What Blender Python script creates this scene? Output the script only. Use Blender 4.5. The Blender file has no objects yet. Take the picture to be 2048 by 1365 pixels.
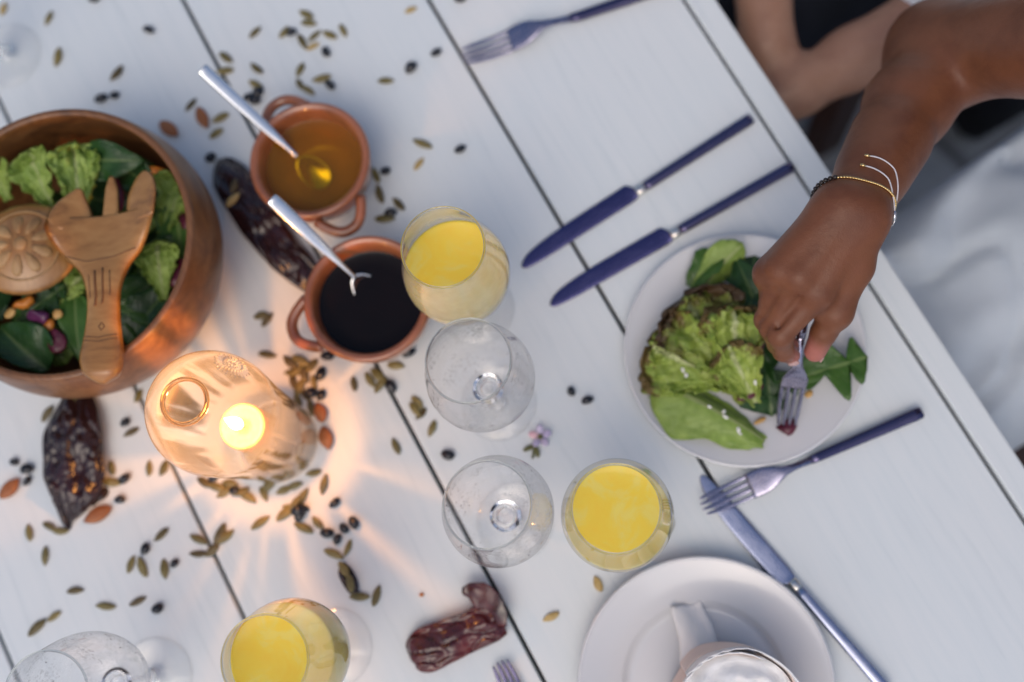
import bpy, bmesh, math, random
import numpy as np
from mathutils import Vector, Matrix, noise
from mathutils.bvhtree import BVHTree

rnd = random.Random(7)
SC = bpy.context.scene
COL = SC.collection
PI = math.pi

# ------------------------------------------------------------------ camera
FPX = 2389.0
CAM_H = 1.05
_d = Vector(((1270 - 1024) / FPX, -(1190 - 682.5) / FPX, -1)).normalized()
CAM_R = _d.rotation_difference(Vector((0, 0, -1))).to_matrix()
cam_data = bpy.data.cameras.new('camera')
cam = bpy.data.objects.new('camera', cam_data)
COL.objects.link(cam)
cam.matrix_world = Matrix.Translation((0, 0, CAM_H)) @ CAM_R.to_4x4()
cam_data.sensor_width = 36.0
cam_data.lens = FPX / 2048 * 36
cam_data.clip_start = 0.02
cam_data.clip_end = 400
cam_data.dof.use_dof = True
cam_data.dof.focus_distance = 0.885
cam_data.dof.aperture_fstop = 2.15
SC.camera = cam

# ------------------------------------------------------------------ light
SUN_EL, SUN_AZ = math.radians(58), math.radians(-100)      # azimuth of the sun as an xy angle
world = bpy.data.worlds.new('World')
SC.world = world
world.use_nodes = True
wn = world.node_tree
wn.nodes.clear()
w_out = wn.nodes.new('ShaderNodeOutputWorld')
w_bg = wn.nodes.new('ShaderNodeBackground')
w_sky = wn.nodes.new('ShaderNodeTexSky')
w_hsv = wn.nodes.new('ShaderNodeHueSaturation')
w_sky.sky_type = 'NISHITA'
w_sky.sun_disc = False
w_sky.sun_elevation = SUN_EL
w_sky.sun_rotation = PI / 2 - SUN_AZ
w_sky.dust_density = 4.0
w_hsv.inputs['Saturation'].default_value = 1.12
w_bg.inputs['Strength'].default_value = 0.125
wn.links.new(w_sky.outputs[0], w_hsv.inputs['Color'])
wn.links.new(w_hsv.outputs[0], w_bg.inputs[0])
wn.links.new(w_bg.outputs[0], w_out.inputs[0])
sun_data = bpy.data.lights.new('sun', 'SUN')
sun_data.energy = 0.5
sun_data.angle = math.radians(50)
sun_data.color = (1.0, 0.98, 0.95)
sun = bpy.data.objects.new('sun', sun_data)
COL.objects.link(sun)
_sd = Vector((math.cos(SUN_EL) * math.cos(SUN_AZ), math.cos(SUN_EL) * math.sin(SUN_AZ), math.sin(SUN_EL)))
sun.rotation_euler = _sd.to_track_quat('Z', 'Y').to_euler()
sun.location = _sd * 5
vs = SC.view_settings
vs.view_transform = 'Standard'
vs.look = 'None'
vs.gamma = 1
vs.use_curve_mapping = False
vs.exposure = 0.14
cy = SC.cycles
cy.use_denoising = True
cy.max_bounces = 14
cy.transparent_max_bounces = 24
cy.transmission_bounces = 12
cy.glossy_bounces = 5
cy.diffuse_bounces = 3
cy.sample_clamp_indirect = 4.0
cy.blur_glossy = 0.6


# ------------------------------------------------------------------ helpers: places
def at(x, y, z=0.0):
    """the point of the place at height z above the table top that the photograph shows at x, y"""
    d = CAM_R @ Vector(((x - 1024) / FPX, -(y - 682.5) / FPX, -1))
    t = (z - CAM_H) / d.z
    return Vector((d.x * t, d.y * t, z))


TA = math.radians(-60.7)
UH = Vector((math.cos(TA), math.sin(TA), 0))
VH = Vector((-math.sin(TA), math.cos(TA), 0))


def tw(u, v, z):
    return UH * u + VH * v + Vector((0, 0, z))


def frame(p0, p1, up=(0, 0, 1), roll=0.0):
    p0, p1, up = Vector(p0), Vector(p1), Vector(up)
    x = (p1 - p0).normalized()
    y = up.cross(x).normalized()
    z = x.cross(y)
    m = Matrix((x, y, z)).transposed()
    return Matrix.Translation(p0) @ m.to_4x4() @ Matrix.Rotation(roll, 4, 'X')


# ------------------------------------------------------------------ helpers: objects
def tag(o, label=None, cat=None, group=None, kind=None):
    if label: o['label'] = label
    if cat: o['category'] = cat
    if group: o['group'] = group
    if kind: o['kind'] = kind
    return o


def link(name, data, parent=None, mw=None):
    o = bpy.data.objects.new(name, data)
    COL.objects.link(o)
    if parent is not None: o.parent = parent
    if mw is not None: o.matrix_local = mw
    return o


def thing(name, label, cat, mw=None, group=None):
    return tag(link(name, None, None, mw or Matrix()), label, cat, group)


def mk(name, vf, m, smooth=True, uv=None):
    v, f = vf
    me = bpy.data.meshes.new(name)
    me.from_pydata([tuple(p) for p in v], [], [tuple(int(i) for i in q) for q in f])
    if uv is not None:
        lay = me.uv_layers.new(name='UVMap')
        for lp in me.loops:
            lay.data[lp.index].uv = uv[lp.vertex_index]
    if smooth:
        me.polygons.foreach_set('use_smooth', [True] * len(me.polygons))
    if m is not None: me.materials.append(m)
    me.update()
    return me


def part(name, vf, m, parent, smooth=True, mw=None, uv=None):
    return link(name, mk(name, vf, m, smooth, uv), parent, mw)


def join(*vfs):
    V, Fc = [], []
    for v, f in vfs:
        o = len(V)
        V += [Vector(p) for p in v]
        Fc += [tuple(i + o for i in q) for q in f]
    return V, Fc


def xf(vf, m):
    return [m @ Vector(p) for p in vf[0]], vf[1]


def lathe(prof, n=48, close=False):
    V, Fc = [], []
    k = len(prof)
    for r, z in prof:
        for i in range(n):
            a = 2 * PI * i / n
            V.append((r * math.cos(a), r * math.sin(a), z))
    for j in range(k if close else k - 1):
        j2 = (j + 1) % k
        for i in range(n):
            i2 = (i + 1) % n
            Fc.append((j * n + i, j * n + i2, j2 * n + i2, j2 * n + i))
    return V, Fc


def smoothline(pts, steps=6):
    """Catmull-Rom through points of any dimension"""
    P = [np.array(p, float) for p in pts]
    P = [2 * P[0] - P[1]] + P + [2 * P[-1] - P[-2]]
    out = []
    for i in range(1, len(P) - 2):
        for s in range(steps):
            t = s / steps
            a, b, c, d = P[i - 1:i + 3]
            out.append(0.5 * ((2 * b) + (c - a) * t + (2 * a - 5 * b + 4 * c - d) * t * t + (3 * b - a - 3 * c + d) * t ** 3))
    out.append(P[-2])
    return out


def loft(secs, n=14, p=2.6, cap=True):
    """secs: (centre, half-width vector, half-thickness vector); super-elliptic cross-sections"""
    V, Fc = [], []
    for c, a, b in secs:
        c, a, b = Vector(c), Vector(a), Vector(b)
        for i in range(n):
            t = 2 * PI * i / n
            ct, st = math.cos(t), math.sin(t)
            V.append(c + a * (math.copysign(abs(ct) ** (2 / p), ct)) + b * (math.copysign(abs(st) ** (2 / p), st)))
    k = len(secs)
    for j in range(k - 1):
        for i in range(n):
            i2 = (i + 1) % n
            Fc.append((j * n + i, j * n + i2, (j + 1) * n + i2, (j + 1) * n + i))
    if cap:
        Fc.append(tuple(reversed(range(n))))
        Fc.append(tuple(range((k - 1) * n, k * n)))
    return V, Fc


def bar(rows, n=14, p=2.6):
    """rows along local x: (x, y, z, half width, half thickness)"""
    return loft([((x, y, z), (0, hw, 0), (0, 0, ht)) for x, y, z, hw, ht in rows], n, p)


def tube(pts, rad, n=8):
    pts = [Vector(q) for q in pts]
    secs = []
    ref = None
    for i, q in enumerate(pts):
        t = (pts[min(i + 1, len(pts) - 1)] - pts[max(i - 1, 0)]).normalized()
        if ref is None:
            ref = Vector((0, 0, 1)) if abs(t.z) < .9 else Vector((1, 0, 0))
        a = (ref - t * ref.dot(t)).normalized()
        ref = a
        b = t.cross(a)
        r = rad[i] if isinstance(rad, (list, tuple)) else rad
        secs.append((q, a * r, b * r))
    return loft(secs, n, 2.0)


def box(x0, x1, y0, y1, z0, z1, bev=0.0):
    bm = bmesh.new()
    bmesh.ops.create_cube(bm, size=1)
    for v in bm.verts:
        v.co = Vector((x0 + (x1 - x0) * (v.co.x + .5), y0 + (y1 - y0) * (v.co.y + .5), z0 + (z1 - z0) * (v.co.z + .5)))
    if bev:
        bmesh.ops.bevel(bm, geom=bm.edges[:], offset=bev, segments=2, affect='EDGES', profile=.5)
    bm.verts.index_update()
    r = [v.co.copy() for v in bm.verts], [tuple(v.index for v in f.verts) for f in bm.faces]
    bm.free()
    return r


def ball(c, r, nu=12, nv=8):
    c = Vector(c)
    rx, ry, rz = r if isinstance(r, (tuple, list)) else (r, r, r)
    V = [c + Vector((0, 0, rz))]
    for j in range(1, nv):
        t = PI * j / nv
        for i in range(nu):
            a = 2 * PI * i / nu
            V.append(c + Vector((rx * math.sin(t) * math.cos(a), ry * math.sin(t) * math.sin(a), rz * math.cos(t))))
    V.append(c - Vector((0, 0, rz)))
    Fc = [(0, 1 + i, 1 + (i + 1) % nu) for i in range(nu)]
    for j in range(nv - 2):
        for i in range(nu):
            a, b = 1 + j * nu + i, 1 + j * nu + (i + 1) % nu
            Fc.append((a, a + nu, b + nu, b))
    last = len(V) - 1
    Fc += [(last, 1 + (nv - 2) * nu + (i + 1) % nu, 1 + (nv - 2) * nu + i) for i in range(nu)]
    return V, Fc


def rough(vf, amp, freq, seed=0.0):
    v, f = vf
    out = []
    for p in v:
        p = Vector(p)
        out.append(p + noise.noise_vector(p * freq + Vector((seed, seed * 1.7, seed * .3))) * amp)
    return out, f


# ------------------------------------------------------------------ helpers: implicit bodies
class Field:
    """distance field on a rectilinear grid; tapered capsules melt into each other"""
    def __init__(self, *axes):
        self.ax = [np.array(a, np.float32) for a in axes]
        self.f = np.full([len(a) for a in axes], 1.0, np.float32)

    def block(self, lo, hi):
        sl = []
        for a, l, h in zip(self.ax, lo, hi):
            i0 = max(0, int(np.searchsorted(a, l)) - 1)
            i1 = min(len(a), int(np.searchsorted(a, h)) + 1)
            if i1 - i0 < 1: return None
            sl.append(slice(i0, i1))
        return tuple(sl)

    def cap(self, a, b, ra, rb=None, k=0.006, sub=False, squash=None):
        rb = ra if rb is None else rb
        a, b = np.array(a, np.float32), np.array(b, np.float32)
        m = max(ra, rb) + max(3 * k, .03)
        sl = self.block(np.minimum(a, b) - m, np.maximum(a, b) + m)
        if sl is None: return
        X = self.ax[0][sl[0]][:, None, None]
        Y = self.ax[1][sl[1]][None, :, None]
        Z = self.ax[2][sl[2]][None, None, :]
        d = b - a
        L = float(d @ d) + 1e-12
        t = np.clip(((X - a[0]) * d[0] + (Y - a[1]) * d[1] + (Z - a[2]) * d[2]) / L, 0, 1)
        ex, ey, ez = X - (a[0] + t * d[0]), Y - (a[1] + t * d[1]), Z - (a[2] + t * d[2])
        if squash is not None:                 # (direction, factor): flattens the cross-section
            s, fac = squash
            q = ex * s[0] + ey * s[1] + ez * s[2]
            dist = np.sqrt(np.maximum(ex * ex + ey * ey + ez * ez - q * q, 0) + (q / fac) ** 2)
        else:
            dist = np.sqrt(ex * ex + ey * ey + ez * ez)
        dist = dist - (ra + t * (rb - ra))
        g = self.f[sl]
        if sub:
            dist = -dist
            h = np.clip(.5 - .5 * (g - dist) / k, 0, 1)
            self.f[sl] = g + (dist - g) * h + k * h * (1 - h)
        else:
            h = np.clip(.5 + .5 * (g - dist) / k, 0, 1)
            self.f[sl] = g + (dist - g) * h - k * h * (1 - h)

    def mesh(self, relax=2):
        f, ax = self.f, self.ax
        s = f < 0
        nx, ny, nz = f.shape
        c = np.zeros((nx - 1, ny - 1, nz - 1), np.int8)
        for i in (0, 1):
            for j in (0, 1):
                for k in (0, 1):
                    c += s[i:nx - 1 + i, j:ny - 1 + j, k:nz - 1 + k]
        I, J, K = np.nonzero((c > 0) & (c < 8))
        idx = np.full(c.shape, -1, np.int64)
        idx[I, J, K] = np.arange(len(I))
        acc = np.zeros((len(I), 3))
        cnt = np.zeros(len(I))
        for axis in range(3):
            o1, o2 = [q for q in range(3) if q != axis]
            for p in (0, 1):
                for q in (0, 1):
                    o = [0, 0, 0]
                    o[o1], o[o2] = p, q
                    a = [I + o[0], J + o[1], K + o[2]]
                    b = [x.copy() for x in a]
                    b[axis] = b[axis] + 1
                    f0, f1 = f[tuple(a)], f[tuple(b)]
                    m = (f0 < 0) != (f1 < 0)
                    t = np.where(m, f0 / np.where(m, f0 - f1, 1), 0)
                    for w in range(3):
                        x0 = ax[w][a[w]]
                        x1 = ax[w][b[w]]
                        acc[:, w] += np.where(m, x0 + (x1 - x0) * t, 0)
                    cnt += m
        V = acc / cnt[:, None]
        Fc = []
        for axis in range(3):
            o1, o2 = (axis + 1) % 3, (axis + 2) % 3
            lo = [slice(0, None)] * 3
            hi = [slice(0, None)] * 3
            lo[axis], hi[axis] = slice(0, -1), slice(1, None)
            e = s[tuple(lo)] != s[tuple(hi)]
            P = list(np.nonzero(e))
            ok = (P[o1] > 0) & (P[o2] > 0) & (P[o1] < c.shape[o1]) & (P[o2] < c.shape[o2])
            P = [q[ok] for q in P]
            ins = s[tuple(P)]
            quad = []
            for p, q in ((1, 1), (0, 1), (0, 0), (1, 0)):
                R = [x.copy() for x in P]
                R[o1] = R[o1] - p
                R[o2] = R[o2] - q
                quad.append(idx[tuple(R)])
            Q = np.stack(quad, 1)
            Q[~ins] = Q[~ins][:, ::-1]
            Fc.append(Q)
        Fc = np.concatenate(Fc)
        for _ in range(relax):
            S = np.zeros_like(V)
            n = np.zeros(len(V))
            for a, b in ((0, 1), (1, 2), (2, 3), (3, 0)):
                np.add.at(S, Fc[:, a], V[Fc[:, b]])
                np.add.at(S, Fc[:, b], V[Fc[:, a]])
                np.add.at(n, Fc[:, a], 1)
                np.add.at(n, Fc[:, b], 1)
            V = V * .5 + S / np.maximum(n, 1)[:, None] * .5
        return V, Fc


def grid(*spans):
    """spans: (start, stop, step) one after another"""
    out = []
    for a, b, st in spans:
        n = max(1, int(round((b - a) / st)))
        out += [a + (b - a) * i / n for i in range(n)]
    out.append(spans[-1][1])
    return out


# ------------------------------------------------------------------ helpers: materials
class NT:
    def wall_mirror(self, f0):
        """share of light a thin clear wall mirrors, the same from either side"""
        lw = self.n('ShaderNodeLayerWeight')
        lw.inputs['Blend'].default_value = .5
        f = self.math('ADD', self.math('MULTIPLY', self.math('POWER', lw.outputs['Facing'], 5.0), 1 - f0), f0)
        return lw, f

    def __init__(self, name):
        self.m = bpy.data.materials.new(name)
        self.m.use_nodes = True
        self.t = self.m.node_tree
        self.t.nodes.clear()
        self.out = self.n('ShaderNodeOutputMaterial')

    def n(self, typ, **kw):
        nd = self.t.nodes.new(typ)
        for k, v in kw.items():
            if k.startswith('i_'):
                nd.inputs[k[2:].replace('_', ' ')].default_value = v
            else:
                setattr(nd, k, v)
        return nd

    def l(self, a, b):
        self.t.links.new(a, b)

    def coord(self, which='Object', scale=(1, 1, 1)):
        c = self.n('ShaderNodeTexCoord')
        mp = self.n('ShaderNodeMapping')
        mp.inputs['Scale'].default_value = scale
        self.l(c.outputs[which], mp.inputs['Vector'])
        return mp.outputs[0]

    def noise(self, vec, scale, detail=4, rough=.55, dist=0.0):
        nd = self.n('ShaderNodeTexNoise')
        nd.inputs['Scale'].default_value = scale
        nd.inputs['Detail'].default_value = detail
        nd.inputs['Roughness'].default_value = rough
        nd.inputs['Distortion'].default_value = dist
        if vec is not None: self.l(vec, nd.inputs['Vector'])
        return nd.outputs['Fac']

    def ramp(self, fac, stops):
        r = self.n('ShaderNodeValToRGB')
        el = r.color_ramp.elements
        while len(el) < len(stops): el.new(.5)
        for e, (p, c) in zip(el, stops):
            e.position = p
            e.color = (*c, 1) if len(c) == 3 else c
        self.l(fac, r.inputs[0])
        return r.outputs[0]

    def math(self, op, a, b=None):
        nd = self.n('ShaderNodeMath', operation=op)
        for i, x in enumerate((a, b)):
            if x is None: continue
            if isinstance(x, (int, float)): nd.inputs[i].default_value = x
            else: self.l(x, nd.inputs[i])
        return nd.outputs[0]

    def mix(self, fac, a, b, blend='MIX'):
        nd = self.n('ShaderNodeMix', data_type='RGBA', blend_type=blend)
        for i, x in ((0, fac), (6, a), (7, b)):
            if isinstance(x, (int, float)): nd.inputs[i].default_value = x
            elif isinstance(x, (tuple, list)): nd.inputs[i].default_value = (*x, 1)
            else: self.l(x, nd.inputs[i])
        return nd.outputs[2]

    def bsdf(self, color=None, rough=.5, metal=0.0, **kw):
        b = self.n('ShaderNodeBsdfPrincipled')
        for k, x in (('Base Color', color), ('Roughness', rough), ('Metallic', metal)):
            if x is None: continue
            if isinstance(x, (int, float)): b.inputs[k].default_value = x
            elif isinstance(x, (tuple, list)): b.inputs[k].default_value = (*x, 1)
            else: self.l(x, b.inputs[k])
        for k, x in kw.items():
            key = k.replace('_', ' ')
            if isinstance(x, (int, float, tuple, list)): b.inputs[key].default_value = x
            else: self.l(x, b.inputs[key])
        return b

    def bump(self, h, strength, dist, b):
        nd = self.n('ShaderNodeBump')
        nd.inputs['Strength'].default_value = strength
        nd.inputs['Distance'].default_value = dist
        self.l(h, nd.inputs['Height'])
        self.l(nd.outputs[0], b.inputs['Normal'])
        return nd

    def done(self, b):
        self.l(b.outputs[0], self.out.inputs['Surface'])
        return self.m


def speckled(name, c1, c2, scale, rough=.5, bump=.15, bdist=.0005, metal=0.0, detail=5, stretch=(1, 1, 1), vary=0.0, **kw):
    t = NT(name)
    co = t.coord('Object', stretch)
    f = t.noise(co, scale, detail)
    col = t.ramp(f, [(.3, c1), (.7, c2)])
    if vary:                                   # one piece is browner or paler than the next
        inf = t.n('ShaderNodeObjectInfo')
        col = t.mix(1.0, col, t.ramp(inf.outputs['Random'], [(.0, (1 - vary, 1 - vary * 1.2, 1 - vary * 1.2)), (.5, (1, 1, 1)), (1.0, (1 + vary * .9, 1 + vary * .7, 1 + vary * .6))]), 'MULTIPLY')
    b = t.bsdf(col, rough, metal, **kw)
    if bump: t.bump(t.noise(co, scale * 2.5, 4), bump, bdist, b)
    return t.done(b)


def painted_wood():
    t = NT('white_painted_wood')
    info = t.n('ShaderNodeObjectInfo')
    c = t.n('ShaderNodeTexCoord')
    add = t.n('ShaderNodeVectorMath', operation='ADD')
    t.l(c.outputs['Object'], add.inputs[0])
    t.l(info.outputs['Random'], add.inputs[1])
    mp = t.n('ShaderNodeMapping')
    mp.inputs['Scale'].default_value = (1.6, 26, 8)
    t.l(add.outputs[0], mp.inputs['Vector'])
    g1 = t.noise(mp.outputs[0], 5.5, 7, .62, .6)
    g2 = t.noise(add.outputs[0], 5.0, 3, .5)
    col = t.ramp(g1, [(.25, (.57, .62, .64)), (.42, (.645, .695, .71)), (.62, (.675, .715, .725)), (.8, (.64, .685, .70))])
    col = t.mix(t.ramp(g2, [(.35, (0, 0, 0)), (.7, (.38, .38, .38))]), col, (.69, .705, .70))
    st = t.noise(mp.outputs[0], 16, 4, .7)
    col = t.mix(t.ramp(st, [(.68, (0, 0, 0)), (.78, (.16, .16, .16))]), col, (.42, .44, .45))
    worn = t.ramp(t.noise(mp.outputs[0], 9, 8, .75), [(.70, (0, 0, 0)), (.76, (.30,) * 3)])
    col = t.mix(t.math('MULTIPLY', worn, t.ramp(t.noise(add.outputs[0], 3.2, 2), [(.50, (0, 0, 0)), (.62, (1, 1, 1))])), col, (.36, .36, .35))
    b = t.bsdf(col, t.ramp(g1, [(.3, (.52,) * 3), (.7, (.40,) * 3)]), Specular_IOR_Level=.35)
    t.bump(g1, .25, .0006, b)
    return t.done(b)


def turned_wood(name, dark, mid, light, scale, rough=.28, axis='Z', coat=.3):
    t = NT(name)
    co = t.coord('Object', (1, .22, 1) if axis == 'Y' else (.2, 1, 1))
    g = t.noise(co, scale, 6, .6, 1.2)
    g2 = t.noise(co, scale * 6, 4, .7)
    f = t.math('ADD', t.math('MULTIPLY', g, .72), t.math('MULTIPLY', g2, .28))
    col = t.ramp(f, [(.34, dark), (.5, mid), (.66, light)])
    b = t.bsdf(col, rough, Coat_Weight=coat, Coat_Roughness=.2)
    t.bump(g2, .12, .0004, b)
    return t.done(b)


def steel(name, col, rough=.2, aniso=0.0):
    t = NT(name)
    co = t.coord('Object', (4, 90, 90))
    f = t.noise(co, 10, 4, .6)
    r = t.ramp(t.math('ADD', t.math('MULTIPLY', f, .5), t.math('MULTIPLY', t.noise(t.coord('Object', (1, 1.6, 1)), 42, 5, .65, .8), .5)), [(.38, (rough * .55,) * 3), (.50, (rough,) * 3), (.62, (rough * 1.7,) * 3)])
    f2 = t.noise(t.coord('Object', (1, 1, 1)), 35, 3)
    b = t.bsdf(t.mix(t.ramp(f2, [(.4, (0, 0, 0)), (.75, (.3,) * 3)]), col, [min(1, x * 1.25 + .02) for x in col]), r, 1.0)
    return t.done(b)


def clear_glass(name, tint=(1.0, 1.0, 1.0), drops=0.0, rough=0.0):
    t = NT(name)
    b = t.bsdf(tint, rough, IOR=1.46, Transmission_Weight=1.0)
    if drops:
        co = t.coord('Object')
        v = t.n('ShaderNodeTexVoronoi', feature='F1')
        v.inputs['Scale'].default_value = 330
        t.l(co, v.inputs['Vector'])
        patch = t.ramp(t.noise(co, 38, 4, .7), [(.42, (0, 0, 0)), (.62, (1, 1, 1))])
        dots = t.ramp(v.outputs['Distance'], [(.0, (1, 1, 1)), (.55, (0, 0, 0))])
        h = t.math('MULTIPLY', dots, patch)
        h = t.math('ADD', h, t.math('MULTIPLY', t.noise(co, 90, 3, .6), .5))
        t.bump(h, drops, .0012, b)
    return t.done(b)


def thin_glass(name, tint, edge=(.6, .6, .6), mist=0.0, drops=0.0, streaks=False):
    """thin blown wall: light passes, the surface mirrors; drops and mist sit on it"""
    t = NT(name)
    co = t.coord('Object')
    lw = t.n('ShaderNodeLayerWeight')
    lw.inputs['Blend'].default_value = .30
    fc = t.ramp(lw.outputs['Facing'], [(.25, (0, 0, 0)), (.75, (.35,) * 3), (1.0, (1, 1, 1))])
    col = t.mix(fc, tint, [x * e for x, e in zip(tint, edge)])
    tr = t.n('ShaderNodeBsdfTransparent')
    if streaks:                                # dark bands added to the wall tint so the candle light falls in streaks
        st = t.noise(t.coord('Object', (1, 1, .03)), 115, 1, .4, .1)
        sz = t.n('ShaderNodeSeparateXYZ')
        t.l(co, sz.inputs[0])
        band = t.ramp(sz.outputs[2], [(.066, (0, 0, 0)), (.084, (1, 1, 1)), (.150, (1, 1, 1)), (.165, (0, 0, 0))])
        col = t.mix(1.0, col, t.mix(band, (1, 1, 1), t.ramp(st, [(.42, (.10,) * 3), (.51, (.22,) * 3), (.59, (1, 1, 1))])), 'MULTIPLY')
    t.l(col, tr.inputs[0])
    gl = t.n('ShaderNodeBsdfGlossy')
    gl.inputs['Roughness'].default_value = .03
    fr, fr_f = t.wall_mirror(.055)
    bp = t.n('ShaderNodeBump')
    bp.inputs['Distance'].default_value = .0012
    if drops:
        v = t.n('ShaderNodeTexVoronoi', feature='F1')
        v.inputs['Scale'].default_value = 360
        v.inputs['Randomness'].default_value = 1.0
        t.l(co, v.inputs['Vector'])
        patch = t.ramp(t.noise(co, 55, 4, .7), [(.50, (0, 0, 0)), (.62, (1, 1, 1))])
        dots = t.ramp(v.outputs['Distance'], [(.0, (1, 1, 1)), (.5, (0, 0, 0))])
        h = t.math('MULTIPLY', dots, patch)
        ring = t.ramp(v.outputs['Distance'], [(.10, (1, 1, 1)), (.34, (.72,) * 3), (.46, (1, 1, 1))])
        col = t.mix(patch, col, t.mix(1.0, col, ring, 'MULTIPLY'))
        t.l(col, tr.inputs[0])
        bp.inputs['Strength'].default_value = drops
        t.l(h, bp.inputs['Height'])
        t.l(bp.outputs[0], fr.inputs['Normal'])
    else:
        bp.inputs['Strength'].default_value = .15
        t.l(t.noise(co, 30, 2), bp.inputs['Height'])
    t.l(bp.outputs[0], gl.inputs['Normal'])
    base = tr
    if mist:
        tl = t.n('ShaderNodeBsdfTranslucent')
        tl.inputs[0].default_value = (.9, .92, .92, 1)
        df = t.n('ShaderNodeBsdfDiffuse')
        df.inputs[0].default_value = (.85, .87, .88, 1)
        m0 = t.n('ShaderNodeMixShader')
        m0.inputs[0].default_value = .5
        t.l(tl.outputs[0], m0.inputs[1])
        t.l(df.outputs[0], m0.inputs[2])
        m1 = t.n('ShaderNodeMixShader')
        t.l(t.math('MULTIPLY', t.ramp(t.noise(co, 40, 4, .6), [(.3, (.65,) * 3), (.7, (1, 1, 1))]), mist), m1.inputs[0])
        t.l(tr.outputs[0], m1.inputs[1])
        t.l(m0.outputs[0], m1.inputs[2])
        base = m1
    mx = t.n('ShaderNodeMixShader')
    t.l(fr_f, mx.inputs[0])
    t.l(base.outputs[0], mx.inputs[1])
    t.l(gl.outputs[0], mx.inputs[2])
    return t.done(mx)


def sheet_liquid(name, tint, rough=.02, bump=0.0, body=None, amount=.4):
    t = NT(name)
    tr = t.n('ShaderNodeBsdfTransparent')
    tr.inputs[0].default_value = (*tint, 1)
    gl = t.n('ShaderNodeBsdfGlossy')
    gl.inputs['Roughness'].default_value = rough
    fr, fr_f = t.wall_mirror(.03)
    if bump:
        bp = t.n('ShaderNodeBump')
        bp.inputs['Strength'].default_value = bump
        bp.inputs['Distance'].default_value = .002
        t.l(t.noise(t.coord('Object'), 90, 4, .6, .8), bp.inputs['Height'])
        t.l(bp.outputs[0], gl.inputs['Normal'])
        t.l(bp.outputs[0], fr.inputs['Normal'])
    mx = t.n('ShaderNodeMixShader')
    t.l(fr_f, mx.inputs[0])
    src = tr
    if body is not None:
        df = t.n('ShaderNodeBsdfDiffuse')
        df.inputs[0].default_value = (*body, 1)
        src = t.n('ShaderNodeMixShader')
        src.inputs[0].default_value = amount
        t.l(tr.outputs[0], src.inputs[1])
        t.l(df.outputs[0], src.inputs[2])
    t.l(src.outputs[0], mx.inputs[1])
    t.l(gl.outputs[0], mx.inputs[2])
    return t.done(mx)


def juice():
    t = NT('orange_juice')
    co = t.coord('Object')
    f = t.noise(co, 32, 6, .6, 1.0)
    col = t.ramp(f, [(.32, (.85, .58, .045)), (.50, (.85, .62, .06)), (.60, (.82, .65, .12)), (.64, (.83, .66, .12)), (.75, (.85, .61, .055))])
    b = t.bsdf(col, .08, Subsurface_Weight=.35, Subsurface_Radius=(.02, .012, .002), Subsurface_Scale=.5, Specular_IOR_Level=.5)
    return t.done(b)


def skin(name, base, deep, pink, pads=None):
    t = NT(name)
    co = t.coord('Object')
    f = t.noise(co, 28, 5, .6)
    col = t.ramp(f, [(.3, deep), (.55, base), (.8, [x * 1.12 for x in base])])
    col = t.mix(t.ramp(t.noise(co, 9, 2), [(.5, (0, 0, 0)), (.75, (.4,) * 3)]), col, pink)
    if pads is not None:                       # the finger pad is paler than the back of the hand
        g = t.n('ShaderNodeNewGeometry')
        d = t.n('ShaderNodeVectorMath', operation='DISTANCE')
        t.l(g.outputs['Position'], d.inputs[0])
        d.inputs[1].default_value = pads[0]
        col = t.mix(t.ramp(d.outputs['Value'], [(pads[1] * .55, (.85,) * 3), (pads[1], (0, 0, 0))]), col, (.42, .15, .12))
    b = t.bsdf(col, t.ramp(f, [(.3, (.5,) * 3), (.7, (.38,) * 3)]), Subsurface_Weight=.12, Subsurface_Radius=(.6, .25, .12), Subsurface_Scale=.006, Specular_IOR_Level=.32)
    v = t.n('ShaderNodeTexVoronoi', feature='DISTANCE_TO_EDGE')
    v.inputs['Scale'].default_value = 620
    t.l(t.coord('Object', (1, 1, 1)), v.inputs['Vector'])
    h = t.math('ADD', t.math('MULTIPLY', v.outputs['Distance'], .35), t.noise(co, 210, 4, .6))
    t.bump(h, .45, .0009, b)
    return t.done(b)


def cloth(name, col, dark, scale=700, rough=.85, sheen=.2):
    t = NT(name)
    co = t.coord('Object')
    f = t.noise(co, 12, 4)
    b = t.bsdf(t.ramp(f, [(.3, dark), (.65, col)]), rough, Sheen_Weight=sheen, Specular_IOR_Level=.25)
    w1 = t.n('ShaderNodeTexWave')
    w1.inputs['Scale'].default_value = scale
    t.l(co, w1.inputs['Vector'])
    t.bump(t.math('ADD', w1.outputs['Fac'], t.noise(co, 300, 3)), .25, .0004, b)
    return t.done(b)


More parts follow.
